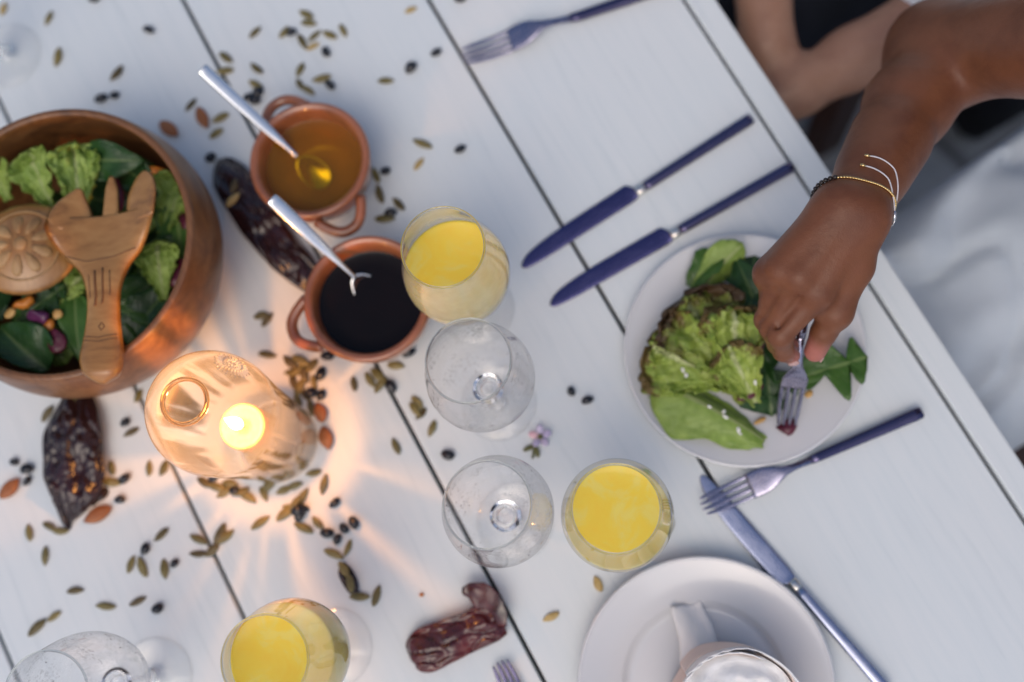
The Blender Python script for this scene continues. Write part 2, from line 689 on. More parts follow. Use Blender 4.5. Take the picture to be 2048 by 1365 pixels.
def leafy(name, c1, c2, rib, edge=None, gloss=.38, e0=.62):
    t = NT(name)
    uvn = t.n('ShaderNodeUVMap')
    sx = t.n('ShaderNodeSeparateXYZ')
    t.l(uvn.outputs[0], sx.inputs[0])
    av = t.math('ABSOLUTE', t.math('SUBTRACT', t.math('MULTIPLY', sx.outputs[1], 2.0), 1.0))
    co = t.coord('Object')
    f = t.noise(co, 60, 6, .65)
    col = t.ramp(f, [(.32, c1), (.68, c2)])
    # side veins leave the midrib at a slant
    s = t.math('ADD', t.math('MULTIPLY', sx.outputs[0], 9.0), t.math('MULTIPLY', av, -3.4))
    s = t.math('ADD', s, t.math('MULTIPLY', f, 2.2))
    s = t.math('ABSOLUTE', t.math('SUBTRACT', t.math('FRACT', s), .5))
    vein = t.ramp(s, [(.0, (.8,) * 3), (.09, (0, 0, 0))])
    col = t.mix(t.math('MULTIPLY', vein, .22), col, rib)
    if edge is not None:
        g = t.math('ADD', t.math('MULTIPLY', av, .45), t.math('MULTIPLY', sx.outputs[0], .75))
        g = t.math('ADD', g, t.math('MULTIPLY', t.math('SUBTRACT', f, .5), 1.1))
        col = t.mix(t.ramp(g, [(e0, (0, 0, 0)), (e0 + .26, (.92,) * 3)]), col, edge)
        pale = t.math('ADD', av, t.math('MULTIPLY', sx.outputs[0], 1.6))
        col = t.mix(t.ramp(pale, [(.15, (.85,) * 3), (.8, (0, 0, 0))]), col, rib)
    mid = t.ramp(av, [(.03, (.9,) * 3), (.11, (0, 0, 0))])
    col = t.mix(mid, col, rib)
    b = t.bsdf(col, gloss, Specular_IOR_Level=.5)
    h = t.math('ADD', t.math('MULTIPLY', vein, -.6), t.noise(co, 160, 4, .6))
    t.bump(h, .5, .0012, b)
    tl = t.n('ShaderNodeBsdfTranslucent')
    t.l(t.mix(1.0, col, (.9, 1.0, .5), 'MULTIPLY'), tl.inputs[0])
    mx = t.n('ShaderNodeMixShader')
    mx.inputs[0].default_value = .36
    t.l(b.outputs[0], mx.inputs[1])
    t.l(tl.outputs[0], mx.inputs[2])
    return t.done(mx)


M = dict(
    paint=painted_wood(),
    groove=speckled('dark_green_undercoat', (.03, .045, .042), (.06, .08, .075), 60, .8),
    bowlwood=turned_wood('oiled_reddish_wood', (.070, .028, .010), (.165, .068, .023), (.25, .115, .040), 30, .40, 'Y', .12),
    server=turned_wood('olive_wood', (.17, .072, .020), (.33, .155, .045), (.43, .225, .075), 34, .30, 'Y', .25),
    servercut=turned_wood('carved_wood', (.20, .095, .035), (.36, .20, .075), (.44, .27, .12), 40, .5, 'Y', 0),
    burn=speckled('burnt_wood', (.10, .042, .014), (.17, .075, .025), 200, .6, 0),
    clay=speckled('glazed_terracotta', (.20, .062, .024), (.36, .125, .052), 30, .30, .25, .0006, Coat_Weight=.8, Coat_Roughness=.07),
    honey=sheet_liquid('honey', (.80, .60, .04), body=(.42, .20, .008), amount=.25),
    vinegar=speckled('dark_vinegar', (.003, .002, .002), (.006, .003, .003), 20, .03, 0, Specular_IOR_Level=.22),
    spoonsteel=steel('polished_steel', (.78, .80, .80), .16),
    knifesteel=steel('steel_violet_reflection_tint', (.095, .090, .205), .22),  # dark violet reflection from overhead painted into the blade colour
    forksteel=steel('steel_grey_violet_reflection_tint', (.30, .29, .38), .24),  # plain fork metal with a purple-grey reflection put into its colour
    handlesteel=steel('steel_dark_reflection_tint', (.12, .11, .19), .18),  # handles carry the dark violet reflection in their base colour
    bluereflect=steel('steel_blue_grey_reflection_tint', (.42, .45, .58), .24),  # lighter blue-grey reflection painted into the lower knife's metal
    collar=steel('bright_steel', (.72, .68, .62), .2),
    glass=clear_glass('clear_glass'),
    rimglass=clear_glass('rim_glass', (.72, .76, .76)),
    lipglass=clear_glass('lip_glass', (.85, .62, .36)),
    thin=thin_glass('thin_clear_glass', (1.0, 1.0, 1.0), (.64, .66, .66)),
    wetglass=thin_glass('wet_glass', (1.0, 1.0, 1.0), (.66, .68, .70), .10, .60),
    mistglass=thin_glass('misted_glass', (.995, .995, .985), (.70,) * 3, .45, .0),
    hazeglass=thin_glass('hazy_glass', (.995, .995, .985), (.70,) * 3, .28, .0),
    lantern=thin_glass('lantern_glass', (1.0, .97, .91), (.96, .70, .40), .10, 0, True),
    juice=juice(),
    water=sheet_liquid('water', (1.0, 1.0, 1.0), .01, .6),
    wax=speckled('candle_wax', (.50, .38, .24), (.58, .46, .30), 30, .5, .1, Subsurface_Weight=.8, Subsurface_Radius=(.03, .015, .006), Subsurface_Scale=.6),
    wick=speckled('wick', (.02, .015, .01), (.05, .03, .02), 300, .9),
    plate=speckled('white_glazed_ceramic', (.62, .625, .64), (.65, .65, .66), 5, .16, 0, Coat_Weight=.4, Coat_Roughness=.06),
    seed=speckled('pumpkin_seed', (.105, .085, .022), (.19, .155, .05), 320, .42, .3, .0005, vary=.45),
    paleseed=speckled('pale_seed', (.36, .24, .07), (.50, .36, .14), 260, .5, .3, .0005),
    bean=speckled('black_bean', (.006, .008, .013), (.014, .016, .024), 150, .28, .1),
    almond=speckled('almond_skin', (.24, .075, .022), (.38, .14, .045), 160, .55, .5, .0006, stretch=(.25, 1, 1), vary=.25),
    chili=speckled('dried_chili_skin', (.010, .005, .007), (.030, .009, .010), 40, .26, .5, .0012, Coat_Weight=.3, Coat_Roughness=.2),
    redchili=speckled('red_dried_chili_skin', (.016, .006, .010), (.13, .014, .012), 34, .26, .5, .0012, Coat_Weight=.4, Coat_Roughness=.15),
    lettuce=leafy('lettuce', (.22, .36, .05), (.44, .58, .14), (.50, .56, .25)),
    darkgreen=leafy('spinach', (.018, .065, .016), (.04, .115, .028), (.14, .22, .07), None, .3),
    midgreen=leafy('rocket', (.05, .14, .022), (.09, .20, .035), (.22, .32, .10), None, .33),
    redleaf=leafy('red_leaf_lettuce', (.23, .34, .05), (.44, .52, .11), (.58, .62, .34), (.085, .030, .024), .36, .74),
    frillgreen=leafy('frilly_lettuce', (.27, .40, .05), (.54, .64, .15), (.64, .68, .36), (.16, .085, .03), .38, .90),
    beet=speckled('beetroot', (.05, .004, .014), (.11, .008, .026), 90, .40, .3, .0006),
    carrot=speckled('carrot', (.45, .13, .015), (.60, .22, .03), 90, .4, .3, .0006),
    cabbage=speckled('red_cabbage', (.06, .012, .05), (.14, .03, .10), 70, .35, .3, .0006),
    nut=speckled('toasted_nut', (.45, .24, .06), (.62, .38, .13), 110, .5, .3, .0006),
    cheese=speckled('white_cheese', (.78, .76, .68), (.86, .85, .80), 180, .6, .5, .0008),
    petal=speckled('lilac_petal', (.38, .34, .52), (.56, .50, .64), 120, .6, .2),
    petalpink=speckled('pink_petal', (.70, .40, .45), (.80, .55, .55), 120, .6, .2),
    sprig=speckled('dry_sprig', (.07, .08, .02), (.16, .15, .05), 150, .6, .3),
    peach=cloth('peach_linen', (.80, .66, .59), (.75, .59, .52)),
    lace=cloth('white_linen', (.84, .83, .82), (.76, .75, .74)),
    dress=cloth('white_cotton', (.56, .62, .68), (.48, .54, .60)),  # white cloth, its colour dimmed for the shade on the lap
    shirt=cloth('white_shirt', (.80, .82, .84), (.72, .74, .77)),
    navy=cloth('navy_cotton', (.009, .012, .022), (.005, .007, .013), sheen=0.0),
    bag=cloth('black_cloth', (.010, .010, .013), (.005, .005, .007), sheen=0.0),
    bench=turned_wood('dark_stained_wood', (.020, .008, .006), (.045, .017, .012), (.07, .028, .018), 18, .5, 'X', 0),
    hair=speckled('dark_hair', (.006, .004, .003), (.02, .012, .008), 200, .4, .6, .002, stretch=(1, 1, .05)),
    hairb=speckled('brown_hair', (.03, .015, .008), (.07, .035, .018), 200, .4, .6, .002, stretch=(1, 1, .05)),
    nail=speckled('nail', (.50, .27, .24), (.58, .36, .33), 60, .2, 0, Coat_Weight=.6),
    eye=speckled('eye_white', (.75, .73, .70), (.8, .78, .76), 40, .2, 0),
    iris=speckled('iris', (.03, .015, .008), (.05, .025, .012), 200, .1, 0),
    lip=speckled('lip', (.22, .06, .055), (.28, .09, .08), 80, .4, .1),
    gold=speckled('gold_bead', (.75, .52, .22), (.85, .66, .34), 300, .25, 0, .0005, 1.0),
    jet=speckled('black_bead', (.012, .010, .010), (.03, .022, .02), 300, .3, 0),
    string=speckled('pale_cord', (.60, .57, .60), (.72, .70, .72), 300, .7, .2),
    silver=steel('silver_clasp', (.75, .76, .78), .2),
    shoe=speckled('red_leather', (.25, .03, .035), (.35, .05, .05), 50, .5, .2),
    speck=speckled('dark_speck', (.01, .008, .008), (.03, .02, .02), 300, .6, 0),
)


def stone_ground():
    t = NT('pale_stone_paving')
    co = t.coord('Object')
    v = t.n('ShaderNodeTexVoronoi', feature='DISTANCE_TO_EDGE')
    v.inputs['Scale'].default_value = 2.1
    t.l(co, v.inputs['Vector'])
    f = t.noise(co, 9, 7, .65)
    col = t.ramp(f, [(.3, (.28, .28, .275)), (.6, (.44, .44, .43)), (.8, (.52, .51, .50))])
    col = t.mix(t.ramp(v.outputs['Distance'], [(.0, (.9,) * 3), (.035, (0, 0, 0))]), col, (.09, .085, .08))
    b = t.bsdf(col, .8)
    t.bump(t.math('ADD', f, t.noise(co, 120, 4)), .4, .004, b)
    return t.done(b)


M['ground'] = stone_ground()

# ------------------------------------------------------------------ setting
g = link('ground', mk('ground', ([(-150, -150, 0), (150, -150, 0), (150, 150, 0), (-150, 150, 0)], [(0, 1, 2, 3)]), M['ground']))
g.location = (0, 0, -.75)
g['kind'] = 'structure'

# ------------------------------------------------------------------ the table
table = thing('table', 'long white painted plank table with dark seams between its boards', 'table',
              Matrix.Translation((0, 0, -.75)) @ Matrix.Rotation(TA, 4, 'Z'))
ZT = .75
cuts = [-.72, -.515, -.3105, -.1035, .107, .3155]
gap = .0019
U0, U1 = -1.35, 1.05
for a, b in zip(cuts[:-1], cuts[1:]):
    part('plank', box(U0, U1, a + gap, b - gap, ZT - .024, ZT, .0012), M['paint'], table, False)
part('edge_board', box(U0, U1, .3155 + gap, .341, ZT - .034, ZT - .0005, .002), M['paint'], table, False)
part('edge_board', box(U0, U1, -.745, -.72 - gap, ZT - .034, ZT - .0005, .002), M['paint'], table, False)
part('backing_board', box(U0 + .01, U1 - .01, -.735, .331, ZT - .040, ZT - .0246), M['groove'], table, False)
for s, y in ((1, .25), (1, -.66)):
    part('apron', box(U0 + .12, U1 - .12, y - .012, y + .012, ZT - .13, ZT - .041), M['paint'], table, False)
for x in (U0 + .12, U1 - .12):
    for y in (.25, -.66):
        part('leg', box(x - .035, x + .035, y - .035, y + .035, 0, ZT - .0415, .004), M['paint'], table, False)


# ------------------------------------------------------------------ wine glasses
GB = [(.0318, .2000), (.0336, .188), (.0372, .170), (.0408, .152), (.0428, .136), (.0425, .122), (.0398, .108), (.0338, .095), (.0235, .085), (.0120, .0795), (.0055, .0765)]
_out = [tuple(p) for p in smoothline(GB, 4)]


def wine_glass(px, py, label, group, m=None, rimz=.2):
    p = at(px, py, rimz)
    root = thing('wine_glass', label, 'wine glass', Matrix.Translation((p.x, p.y, 0)) @ Matrix.Rotation(rnd.uniform(0, 6), 4, 'Z'), group)
    th = .0011
    outer = _out[:-3]
    part('bowl', lathe(list(reversed(outer)), 64), m or M['thin'], root)
    part('rim', lathe([(.0314 + .0009 * math.cos(t), .2004 + .0009 * math.sin(t)) for t in [2 * PI * i / 10 for i in range(10)]], 64, True), M['rimglass'], root)
    part('bowl_bottom', lathe([(.0001, .0772), (.0070, .0777), (.0130, .0803), (.0122, .0812), (.0060, .0816), (.0001, .0818)], 40), M['glass'], root)
    stem = [tuple(q) for q in smoothline([(.0001, .0768), (.0062, .0765), (.0046, .072), (.0037, .060), (.0035, .035), (.0040, .016), (.0064, .0088), (.0085, .0070), (.0001, .0069)], 3)]
    part('stem', lathe([(max(r, .0001), z) for r, z in stem], 32), M['glass'], root)
    foot = [(.0001, .0066), (.010, .0062), (.022, .0040), (.0325, .0024), (.0338, .0014), (.0330, .0005), (.0001, .0005)]
    part('foot', lathe(foot, 64), M['thin'], root)
    return root


def liquid_in(root, z, name, label, cat, m, group=None):
    prof = []
    for r, zz in reversed(_out):
        if .0812 < zz < z: prof.append((max(r - .0004, .0001), max(zz, .0820)))
    rz = np.interp(z, [q[1] for q in reversed(_out)], [q[0] for q in reversed(_out)])
    prof = [(.0001, .0820)] + prof + [(rz - .0004, z), (rz - .0020, z - .0005), (rz * .6, z - .0007), (.0001, z - .0007)]
    o = link(name, mk(name, lathe(prof, 64), m))
    o.location = (root.location.x, root.location.y, 0)
    o.rotation_euler = (0, 0, root.rotation_euler.z)
    tag(o, label, cat, group)
    return o


def surface_in(root, z, name, label, cat, m):
    rz = np.interp(z, [q[1] for q in reversed(_out)], [q[0] for q in reversed(_out)]) - .0009
    o = link(name, mk(name, lathe([(.0001, z), (rz * .5, z), (rz * .93, z), (rz, z + .0006)], 48), m))
    o.location = (root.location.x, root.location.y, 0)
    tag(o, label, cat)
    return o


G1 = wine_glass(886, 495, 'misted juice glass touching the dark vinegar pot', None, M['mistglass'])
G2 = wine_glass(937, 722, 'wet stemmed water glass standing below the vinegar pot beside the misted juice glass', None, M['wetglass'])
G3 = wine_glass(975, 1010, 'wet stemmed water glass with dark specks inside, beside a clear juice glass', None, M['wetglass'])
G5 = wine_glass(1232, 1018, 'clear juice glass between the salad plate and the napkin plate', None)
G4 = wine_glass(530, 1320, 'clear juice glass standing on the candle light streaks near the candle bottle', None, M['hazeglass'])
G6 = wine_glass(92, 1392, 'wet water glass with dark specks beside the juice glass near the candle bottle', None, M['wetglass'])
p0 = at(18, 112, 0)
G7 = wine_glass(0, 0, 'empty clear wine glass above the wooden salad bowl', None)
G7.location = (p0.x, p0.y, 0)
liquid_in(G1, .133, 'orange_juice', 'pale yellow juice inside the misted glass by the vinegar pot', 'juice', M['juice'])
liquid_in(G5, .114, 'orange_juice', 'yellow juice in the glass between salad plate and napkin plate', 'juice', M['juice'])
liquid_in(G4, .158, 'orange_juice', 'deep yellow juice in the glass near the candle bottle', 'juice', M['juice'])
surface_in(G2, .103, 'water', 'clear water in the glass beside the misted juice glass', 'water', M['water'])
surface_in(G3, .105, 'water', 'clear water in the glass with dark specks by the juice glass', 'water', M['water'])
surface_in(G6, .105, 'water', 'clear water in the specked glass near the candle bottle', 'water', M['water'])
for gl, n, sd in ((G3, 34, 1), (G6, 26, 2), (G2, 10, 3)):
    r_ = random.Random(sd)
    vf = []
    for i in range(n):
        z = r_.uniform(.09, .155)
        rr = float(np.interp(z, [q[1] for q in reversed(_out)], [q[0] for q in reversed(_out)])) - .0017
        a = r_.uniform(0, 2 * PI)
        vf.append(ball((rr * math.cos(a), rr * math.sin(a), z), (r_.uniform(.0003, .0007), r_.uniform(.0003, .0007), r_.uniform(.0003, .0006)), 6, 4))
    o = part('specks', join(*vf), M['speck'], gl)
    o['kind'] = 'stuff'

# ------------------------------------------------------------------ candle bottle
lp = at(366, 802, .232)
LZ = Matrix.Translation((lp.x, lp.y, 0))
lan = thing('candle_bottle', 'clear glass bottle lantern with embossed sun glowing over a lit candle', 'lantern', LZ)
LP = [(.0365, .001), (.0385, .006), (.0392, .03), (.0415, .07), (.0445, .115), (.0475, .150), (.0482, .170), (.0455, .190), (.0385, .2065), (.0275, .2185), (.0195, .2235), (.0165, .2262)]
LPs = [tuple(p) for p in smoothline(LP, 5)]
part('body', lathe(LPs, 72), M['lantern'], lan)
part('lip', lathe([(.0165 + .0018 * math.cos(t), .2285 + .0026 * math.sin(t)) for t in [2 * PI * i / 12 for i in range(12)]], 48, True), M['lipglass'], lan)
part('base', lathe([(.0001, .0032), (.030, .0030), (.0364, .0022), (.0364, .0008), (.0001, .0008)], 48), M['glass'], lan)
# embossed sun on the shoulder
zs = np.array([q[1] for q in LPs]); rs = np.array([q[0] for q in LPs])
arc = np.concatenate([[0], np.cumsum(np.hypot(np.diff(rs), np.diff(zs)))])


def on_lantern(s, a, off=.0006):
    r, z = np.interp(s, arc, rs), np.interp(s, arc, zs)
    return Vector(((r + off) * math.cos(a), (r + off) * math.sin(a), z + off * .5))


s0 = float(np.interp(.2035, zs, arc)); a0 = math.radians(52); r0 = .041
rays = []
for i in range(22):
    t = 2 * PI * i / 22
    pts = [on_lantern(s0 + math.sin(t) * q, a0 + math.cos(t) * q / r0) for q in (.0068, .0095, .0122, .0142 + .0012 * (i % 2))]
    rays.append(tube(pts, [.0004, .0008, .0008, .0003], 6))
kn = []
for i in range(9):
    t = 2 * PI * i / 9
    kn.append(ball(on_lantern(s0 + math.sin(t) * .0036, a0 + math.cos(t) * .0036 / r0), .0014, 8, 6))
sunf = part('sun_face', join(ball(on_lantern(s0, a0), .0022, 8, 6), *kn), M['glass'], lan)
for ry in rays:
    part('sun_ray', ry, M['glass'], sunf)

cand = thing('candle', 'thick white pillar candle burning inside the glass bottle', 'candle', LZ)
part('wax_body', lathe([(.0001, .004), (.0190, .004), (.0195, .006), (.0195, .097), (.0188, .1000), (.0172, .1005), (.014, .098), (.007, .0965), (.0001, .0962)], 40), M['wax'], cand)
wk_ = part('wick', tube([(0, 0, .0955), (.0004, 0, .102), (.0012, .0004, .107)], .0008, 6), M['wick'], cand)
t = NT('candle_flame')
em = t.n('ShaderNodeEmission')
em.inputs[0].default_value = (1, .60, .24, 1)
em.inputs[1].default_value = 38
M['flame'] = t.done(em)
part('flame', lathe([(max(r, .0001), z) for r, z in [(.0001, .104), (.0032, .107), (.0048, .113), (.0044, .121), (.0026, .131), (.0009, .140), (.0001, .144)]], 16), M['flame'], wk_)
ld = bpy.data.lights.new('candle_light', 'POINT')
ld.energy = 1.25
ld.color = (1.0, .40, .10)
ld.shadow_soft_size = .003
lo = bpy.data.objects.new('candle_light', ld)
COL.objects.link(lo)
lo.parent = cand
lo.location = (0, 0, .158)

# ------------------------------------------------------------------ pots, liquids, spoons
POT = [(.0001, .0005), (.030, .0005), (.0335, .002), (.034, .006), (.040, .016), (.0468, .030), (.0490, .042), (.0486, .050), (.0512, .0545), (.0520, .0575), (.0508, .0600),
       (.0482, .0604), (.0448, .0575), (.0428, .0500), (.0422, .042), (.0400, .030), (.034, .017), (.026, .0115), (.0001, .0105)]


def clay_pot(px, py, sc, ang, label):
    p = at(px, py, .0585 * sc)
    root = thing('clay_pot', label, 'pot', Matrix.Translation((p.x, p.y, 0)) @ Matrix.Rotation(ang, 4, 'Z') @ Matrix.Scale(sc, 4))
    pr = [(max(float(r), .0001), float(z)) for r, z in smoothline(POT, 3)]
    part('body', lathe(pr, 72), M['clay'], root)
    for s in (0, PI):
        pts = []
        for i in range(15):
            q = -1 + 2 * i / 14
            y = q * .0215
            x = .0475 + .0200 * (1 - abs(q) ** 2.4)
            pts.append((x, y, .049 - .004 * (1 - q * q)))
        v = tube(smoothline(pts, 2), .0046, 10)
        part('handle', v, M['clay'], root, mw=Matrix.Rotation(s, 4, 'Z'))
    return root


P1 = clay_pot(619, 320, 1.06, math.radians(121), 'small glazed terracotta pot with loop handles holding amber honey')
P2 = clay_pot(735, 597, 1.09, math.radians(201), 'small glazed terracotta pot with loop handles filled with black vinegar')


def pot_liquid(root, z, r, name, label, m):
    s = root.matrix_world.to_scale().x
    o = link(name, mk(name, lathe([(.0001, z), (r * .7, z), (r * .96, z + .0002), (r, z + .0009)], 56), m))
    o.location = (root.matrix_local.translation.x, root.matrix_local.translation.y, 0)
    return tag(o, label, name)


bpy.context.view_layer.update()
pot_liquid(P1, .0450, .0448, 'honey', 'amber honey filling the terracotta pot beside the wooden bowl', M['honey'])
pot_liquid(P2, .0490, .0463, 'vinegar', 'glossy black vinegar filling the terracotta pot by the misted glass', M['vinegar'])


def tea_spoon(bowl_c, neck, end, label):
    L = (end - bowl_c).length
    m = frame(bowl_c, end)
    root = thing('spoon', label, 'spoon', m)
    hl = L
    h = [(.016, 0, .0005, .0022, .0014), (.024, 0, .001, .0020, .0018), (.036, 0, .0012, .0026, .0016), (.055, 0, .001, .0044, .0017), (hl - .045, 0, .001, .0054, .0018), (hl - .012, 0, .001, .0058, .0019), (hl - .003, 0, .001, .0056, .0019), (hl, 0, .001, .0046, .0014)]
    part('handle', bar([tuple(q) for q in smoothline(h, 3)], 16, 3.2), M['spoonsteel'], root)
    V, Fc = [], []
    n, k = 28, 7
    for side in (0, 1):
        for j in range(k + 1):
            q = j / k
            for i in range(n):
                a = 2 * PI * i / n
                ex = .0185 * q * math.cos(a) * (1.0 if math.cos(a) < 0 else 1.05)
                ey = .0130 * q * math.sin(a) * (1 - .12 * math.cos(a))
                V.append((ex, ey, -.0055 * (1 - q * q) - (.0009 if side else 0) + .001))
    for side in (0, 1):
        o = side * (k + 1) * n
        for j in range(k):
            for i in range(n):
                i2 = (i + 1) % n
                qd = (o + j * n + i, o + (j + 1) * n + i, o + (j + 1) * n + i2, o + j * n + i2)
                Fc.append(qd if not side else qd[::-1])
    for i in range(n):
        i2 = (i + 1) % n
        Fc.append((k * n + i, (2 * k + 1) * n + i, (2 * k + 1) * n + i2, k * n + i2))
    part('spoon_bowl', (V, Fc), M['spoonsteel'], root)
    return root


tea_spoon(at(628, 345, .030), None, at(403, 137, .108), 'polished steel teaspoon dipped in the amber honey')
tea_spoon(at(738, 582, .044), None, at(542, 397, .112), 'polished steel teaspoon dipped in the black vinegar')

# ------------------------------------------------------------------ cutlery
def knife(tip, end, label, bm_, hm, flip=1):
    m = frame(tip, end)
    L = (end - tip).length
    root = thing('table_knife', label, 'knife', m)
    b = L * .50
    f = flip
    rows = [(.0, -.0035 * f, .0014, .0008, .0005), (.003, -.0032 * f, .0014, .0036, .0007), (.012, -.0018 * f, .0016, .0062, .0008), (.030, -.0008 * f, .0019, .0078, .0009), (.060, 0, .0022, .0086, .0010), (b - .016, .0003 * f, .0026, .0088, .0011), (b - .006, .0004 * f, .0028, .0086, .0012), (b - .003, -.0008 * f, .0030, .0070, .0014), (b - .0005, -.0018 * f, .0032, .0046, .0018)]
    part('blade', bar([tuple(q) for q in smoothline(rows, 3)], 16, 3.0), bm_, root)
    part('collar', bar([(b - .001, -.0022 * f, .0034, .0043, .0028), (b + .002, -.0022 * f, .0036, .0047, .0033), (b + .006, -.0022 * f, .0037, .0047, .0034), (b + .009, -.0022 * f, .0037, .0043, .0032)], 14, 3), M['collar'], root)
    h = [(b + .0085, -.0022 * f, .0038, .0041, .0034), (b + .014, -.0022 * f, .0039, .0045, .0036), (L * .75, -.0020 * f, .0040, .0048, .0037), (L - .006, -.0018 * f, .0040, .0052, .0037), (L - .001, -.0018 * f, .0040, .0050, .0034), (L, -.0018 * f, .0040, .0040, .0024)]
    part('handle', bar(h, 16, 3.6), hm, root)
    return root


def dinner_fork(tip, end, label, hm, headm, up=(0, 0, 1), group=None, dropz=0.0):
    m = frame(tip, end, up)
    L = (end - tip).length
    root = thing('table_fork', label, 'fork', m, group)
    S = L / .205
    zf = lambda x: .0028 + .0115 * math.exp(-((x / S - .074) / .026) ** 2) + .0060 * math.exp(-((x / S) / .016) ** 2) * 0 + .004 * max(0, 1 - x / S / .03)
    rows = [(.044, 0, 0, .0108, .0009), (.052, 0, 0, .0112, .0010), (.060, 0, 0, .0104, .0011), (.068, 0, 0, .0076, .0013), (.075, 0, 0, .0046, .0016), (.083, 0, 0, .0033, .0018), (.092, 0, 0, .0031, .0021), (.102, 0, 0, .0036, .0025)]
    rows = [(x * S, y, zf(x * S), hw * S, ht * S) for x, y, z, hw, ht in rows]
    hd_ = part('head', bar([tuple(r) for r in smoothline(rows, 3)], 14, 2.4), headm, root)
    for i, y in enumerate((-.0087, -.0029, .0029, .0087)):
        rows = []
        for q in (0, .002, .010, .025, .040, .046):
            x = q * S
            spread = .82 + .18 * min(1, q / .03)
            hw = (.0006 if q == 0 else .0011 if q == .002 else .0017) * S
            rows.append((x + (.0015 if i in (0, 3) else 0) * S, y * S * spread, zf(x) + .0012 * (1 - (y / .0087) ** 2) * -1, hw, .0008 * S if q > 0 else .0004))
        part('tine', bar([tuple(r) for r in smoothline(rows, 2)], 10, 2.6), headm, hd_)
    rows = [(.101, .0037, .0026), (.108, .0042, .0032), (.150, .0047, .0035), (.198, .0053, .0036), (.2035, .0051, .0034), (.205, .0040, .0024)]
    part('handle', bar([(x * S, 0, zf(x * S) + .0008, hw * S, ht * S) for x, hw, ht in rows], 16, 3.4), hm, root)
    return root


knife(at(1040, 529, .0), at(1500, 238, .0), 'steel table knife, violet reflection in its colour, lying across a plank seam, farther from the salad plate', M['knifesteel'], M['handlesteel'], 1)
knife(at(1097, 605, .0), at(1582, 333, .0), 'steel table knife, violet reflection in its colour, lying right beside the salad plate', M['knifesteel'], M['handlesteel'], 1)
knife(at(1396, 958, .0), at(1772, 1388, .004), 'steel table knife, blue-grey reflection in its colour, lying under a fork beside the napkin plate', M['bluereflect'], M['bluereflect'], -1)
dinner_fork(at(926, 121, .0015), at(1365, -35, .0015), 'steel fork, dark reflection in its handle colour, lying with its tines across a plank seam', M['handlesteel'], M['forksteel'])
dinner_fork(at(1402, 1016, .0062), at(1842, 826, .0025), 'steel fork, dark reflection in its handle colour, tines resting on the knife blade', M['handlesteel'], M['forksteel'])
dinner_fork(at(1000, 1322, .0015), at(1190, 1745, .0015), 'steel fork, dark reflection in its colour, whose tines point at the broken red chili', M['handlesteel'], M['handlesteel'])

# ------------------------------------------------------------------ plates and napkin
def dinner_plate(px, py, R, well, hz, label):
    p = at(px, py, hz)
    root = thing('plate', label, 'plate', Matrix.Translation((p.x, p.y, 0)))
    pr = [(.0001, .0004), (well * .8, .0004), (well * .84, .0014), (well * .94, .0034), (R * .8, hz * .62), (R - .003, hz - .0036), (R, hz - .0012), (R - .0006, hz), (R - .003, hz - .0002), (R * .86, hz * .80), (well + .006, hz * .50), (well + .002, hz * .42), (well - .003, .0052), (well * .8, .0046), (.0001, .0045)]
    part('dish', lathe([(max(float(r), .0001), float(z)) for r, z in smoothline(pr, 3)], 96), M['plate'], root)
    part('rim', lathe([(R - .0012 + .0017 * math.cos(t), hz - .0008 + .0013 * math.sin(t)) for t in [2 * PI * i / 10 for i in range(10)]], 96, True), M['plate'], root)
    return root


PL1 = dinner_plate(1488, 697, .1035, .062, .016, 'white plate of green salad under the hand')
PL2 = dinner_plate(1411, 1372, .1045, .066, .021, 'white plate carrying a rolled peach napkin')

nb = at(1446, 1396, .008)
NM = Matrix.Translation((nb.x, nb.y, .0150)) @ Matrix.Rotation(math.radians(13), 4, Vector((.8, .6, 0)))
nap = thing('napkin', 'peach linen napkin rolled up with a white lace edge, on the plate', 'napkin', NM)


def roll_sheet(z0, z1, a0, a1, r_in, r_out, nz, wob, scal=0.0, push=0.0):
    V, Fc = [], []
    n = 230
    for j in range(nz + 1):
        for i in range(n + 1):
            q = i / n
            a = a0 + (a1 - a0) * q
            zt = z0 + (z1 - z0) * j / nz
            r = r_in + (r_out - r_in) * q + push
            r += wob * noise.noise(Vector((math.cos(a) * 1.6, math.sin(a) * 1.6, q * 5 + zt * 26)))
            r *= 1 + .16 * (zt - .03) / .06
            zz = zt + (scal * abs(math.sin(i * .55)) if j == nz else 0) + .004 * math.sin(a * 1.0 + 1)
            V.append((r * math.cos(a), r * math.sin(a), zz + .010 * math.exp(-r / .02)))
    w = n + 1
    for j in range(nz):
        for i in range(n):
            Fc.append((j * w + i, j * w + i + 1, (j + 1) * w + i + 1, (j + 1) * w + i))
    return V, Fc


o = part('linen', roll_sheet(.0, .0485, 1.2, 1.2 + 2 * PI * 1.2, .0475, .0515, 10, .0036), M['peach'], nap)
md = o.modifiers.new('Solidify', 'SOLIDIFY'); md.thickness = .0011
o = part('lace_edge', roll_sheet(.0480, .060, 1.2, 1.2 + 2 * PI * 1.2, .0475, .0515, 3, .0036, .0022), M['lace'], nap)
md = o.modifiers.new('Solidify', 'SOLIDIFY'); md.thickness = .0009
V, Fc = [], []
for j in range(25):
    for i in range(49):
        q, a = j / 24, 2 * PI * i / 48
        r = .0500 * q
        V.append((r * math.cos(a), r * math.sin(a), (.062 - .012 * q ** 4) + .007 * noise.noise(Vector((r * math.cos(a) * 70, r * math.sin(a) * 70, 3))) + .0028 * math.sin(a * 2 + q * 26 + 3 * noise.noise(Vector((math.cos(a) * 2, math.sin(a) * 2, q * 3)))) - .004 * (1 - min(1, 4 * abs(noise.noise(Vector((r * math.cos(a) * 95, r * math.sin(a) * 95, 8))))))))
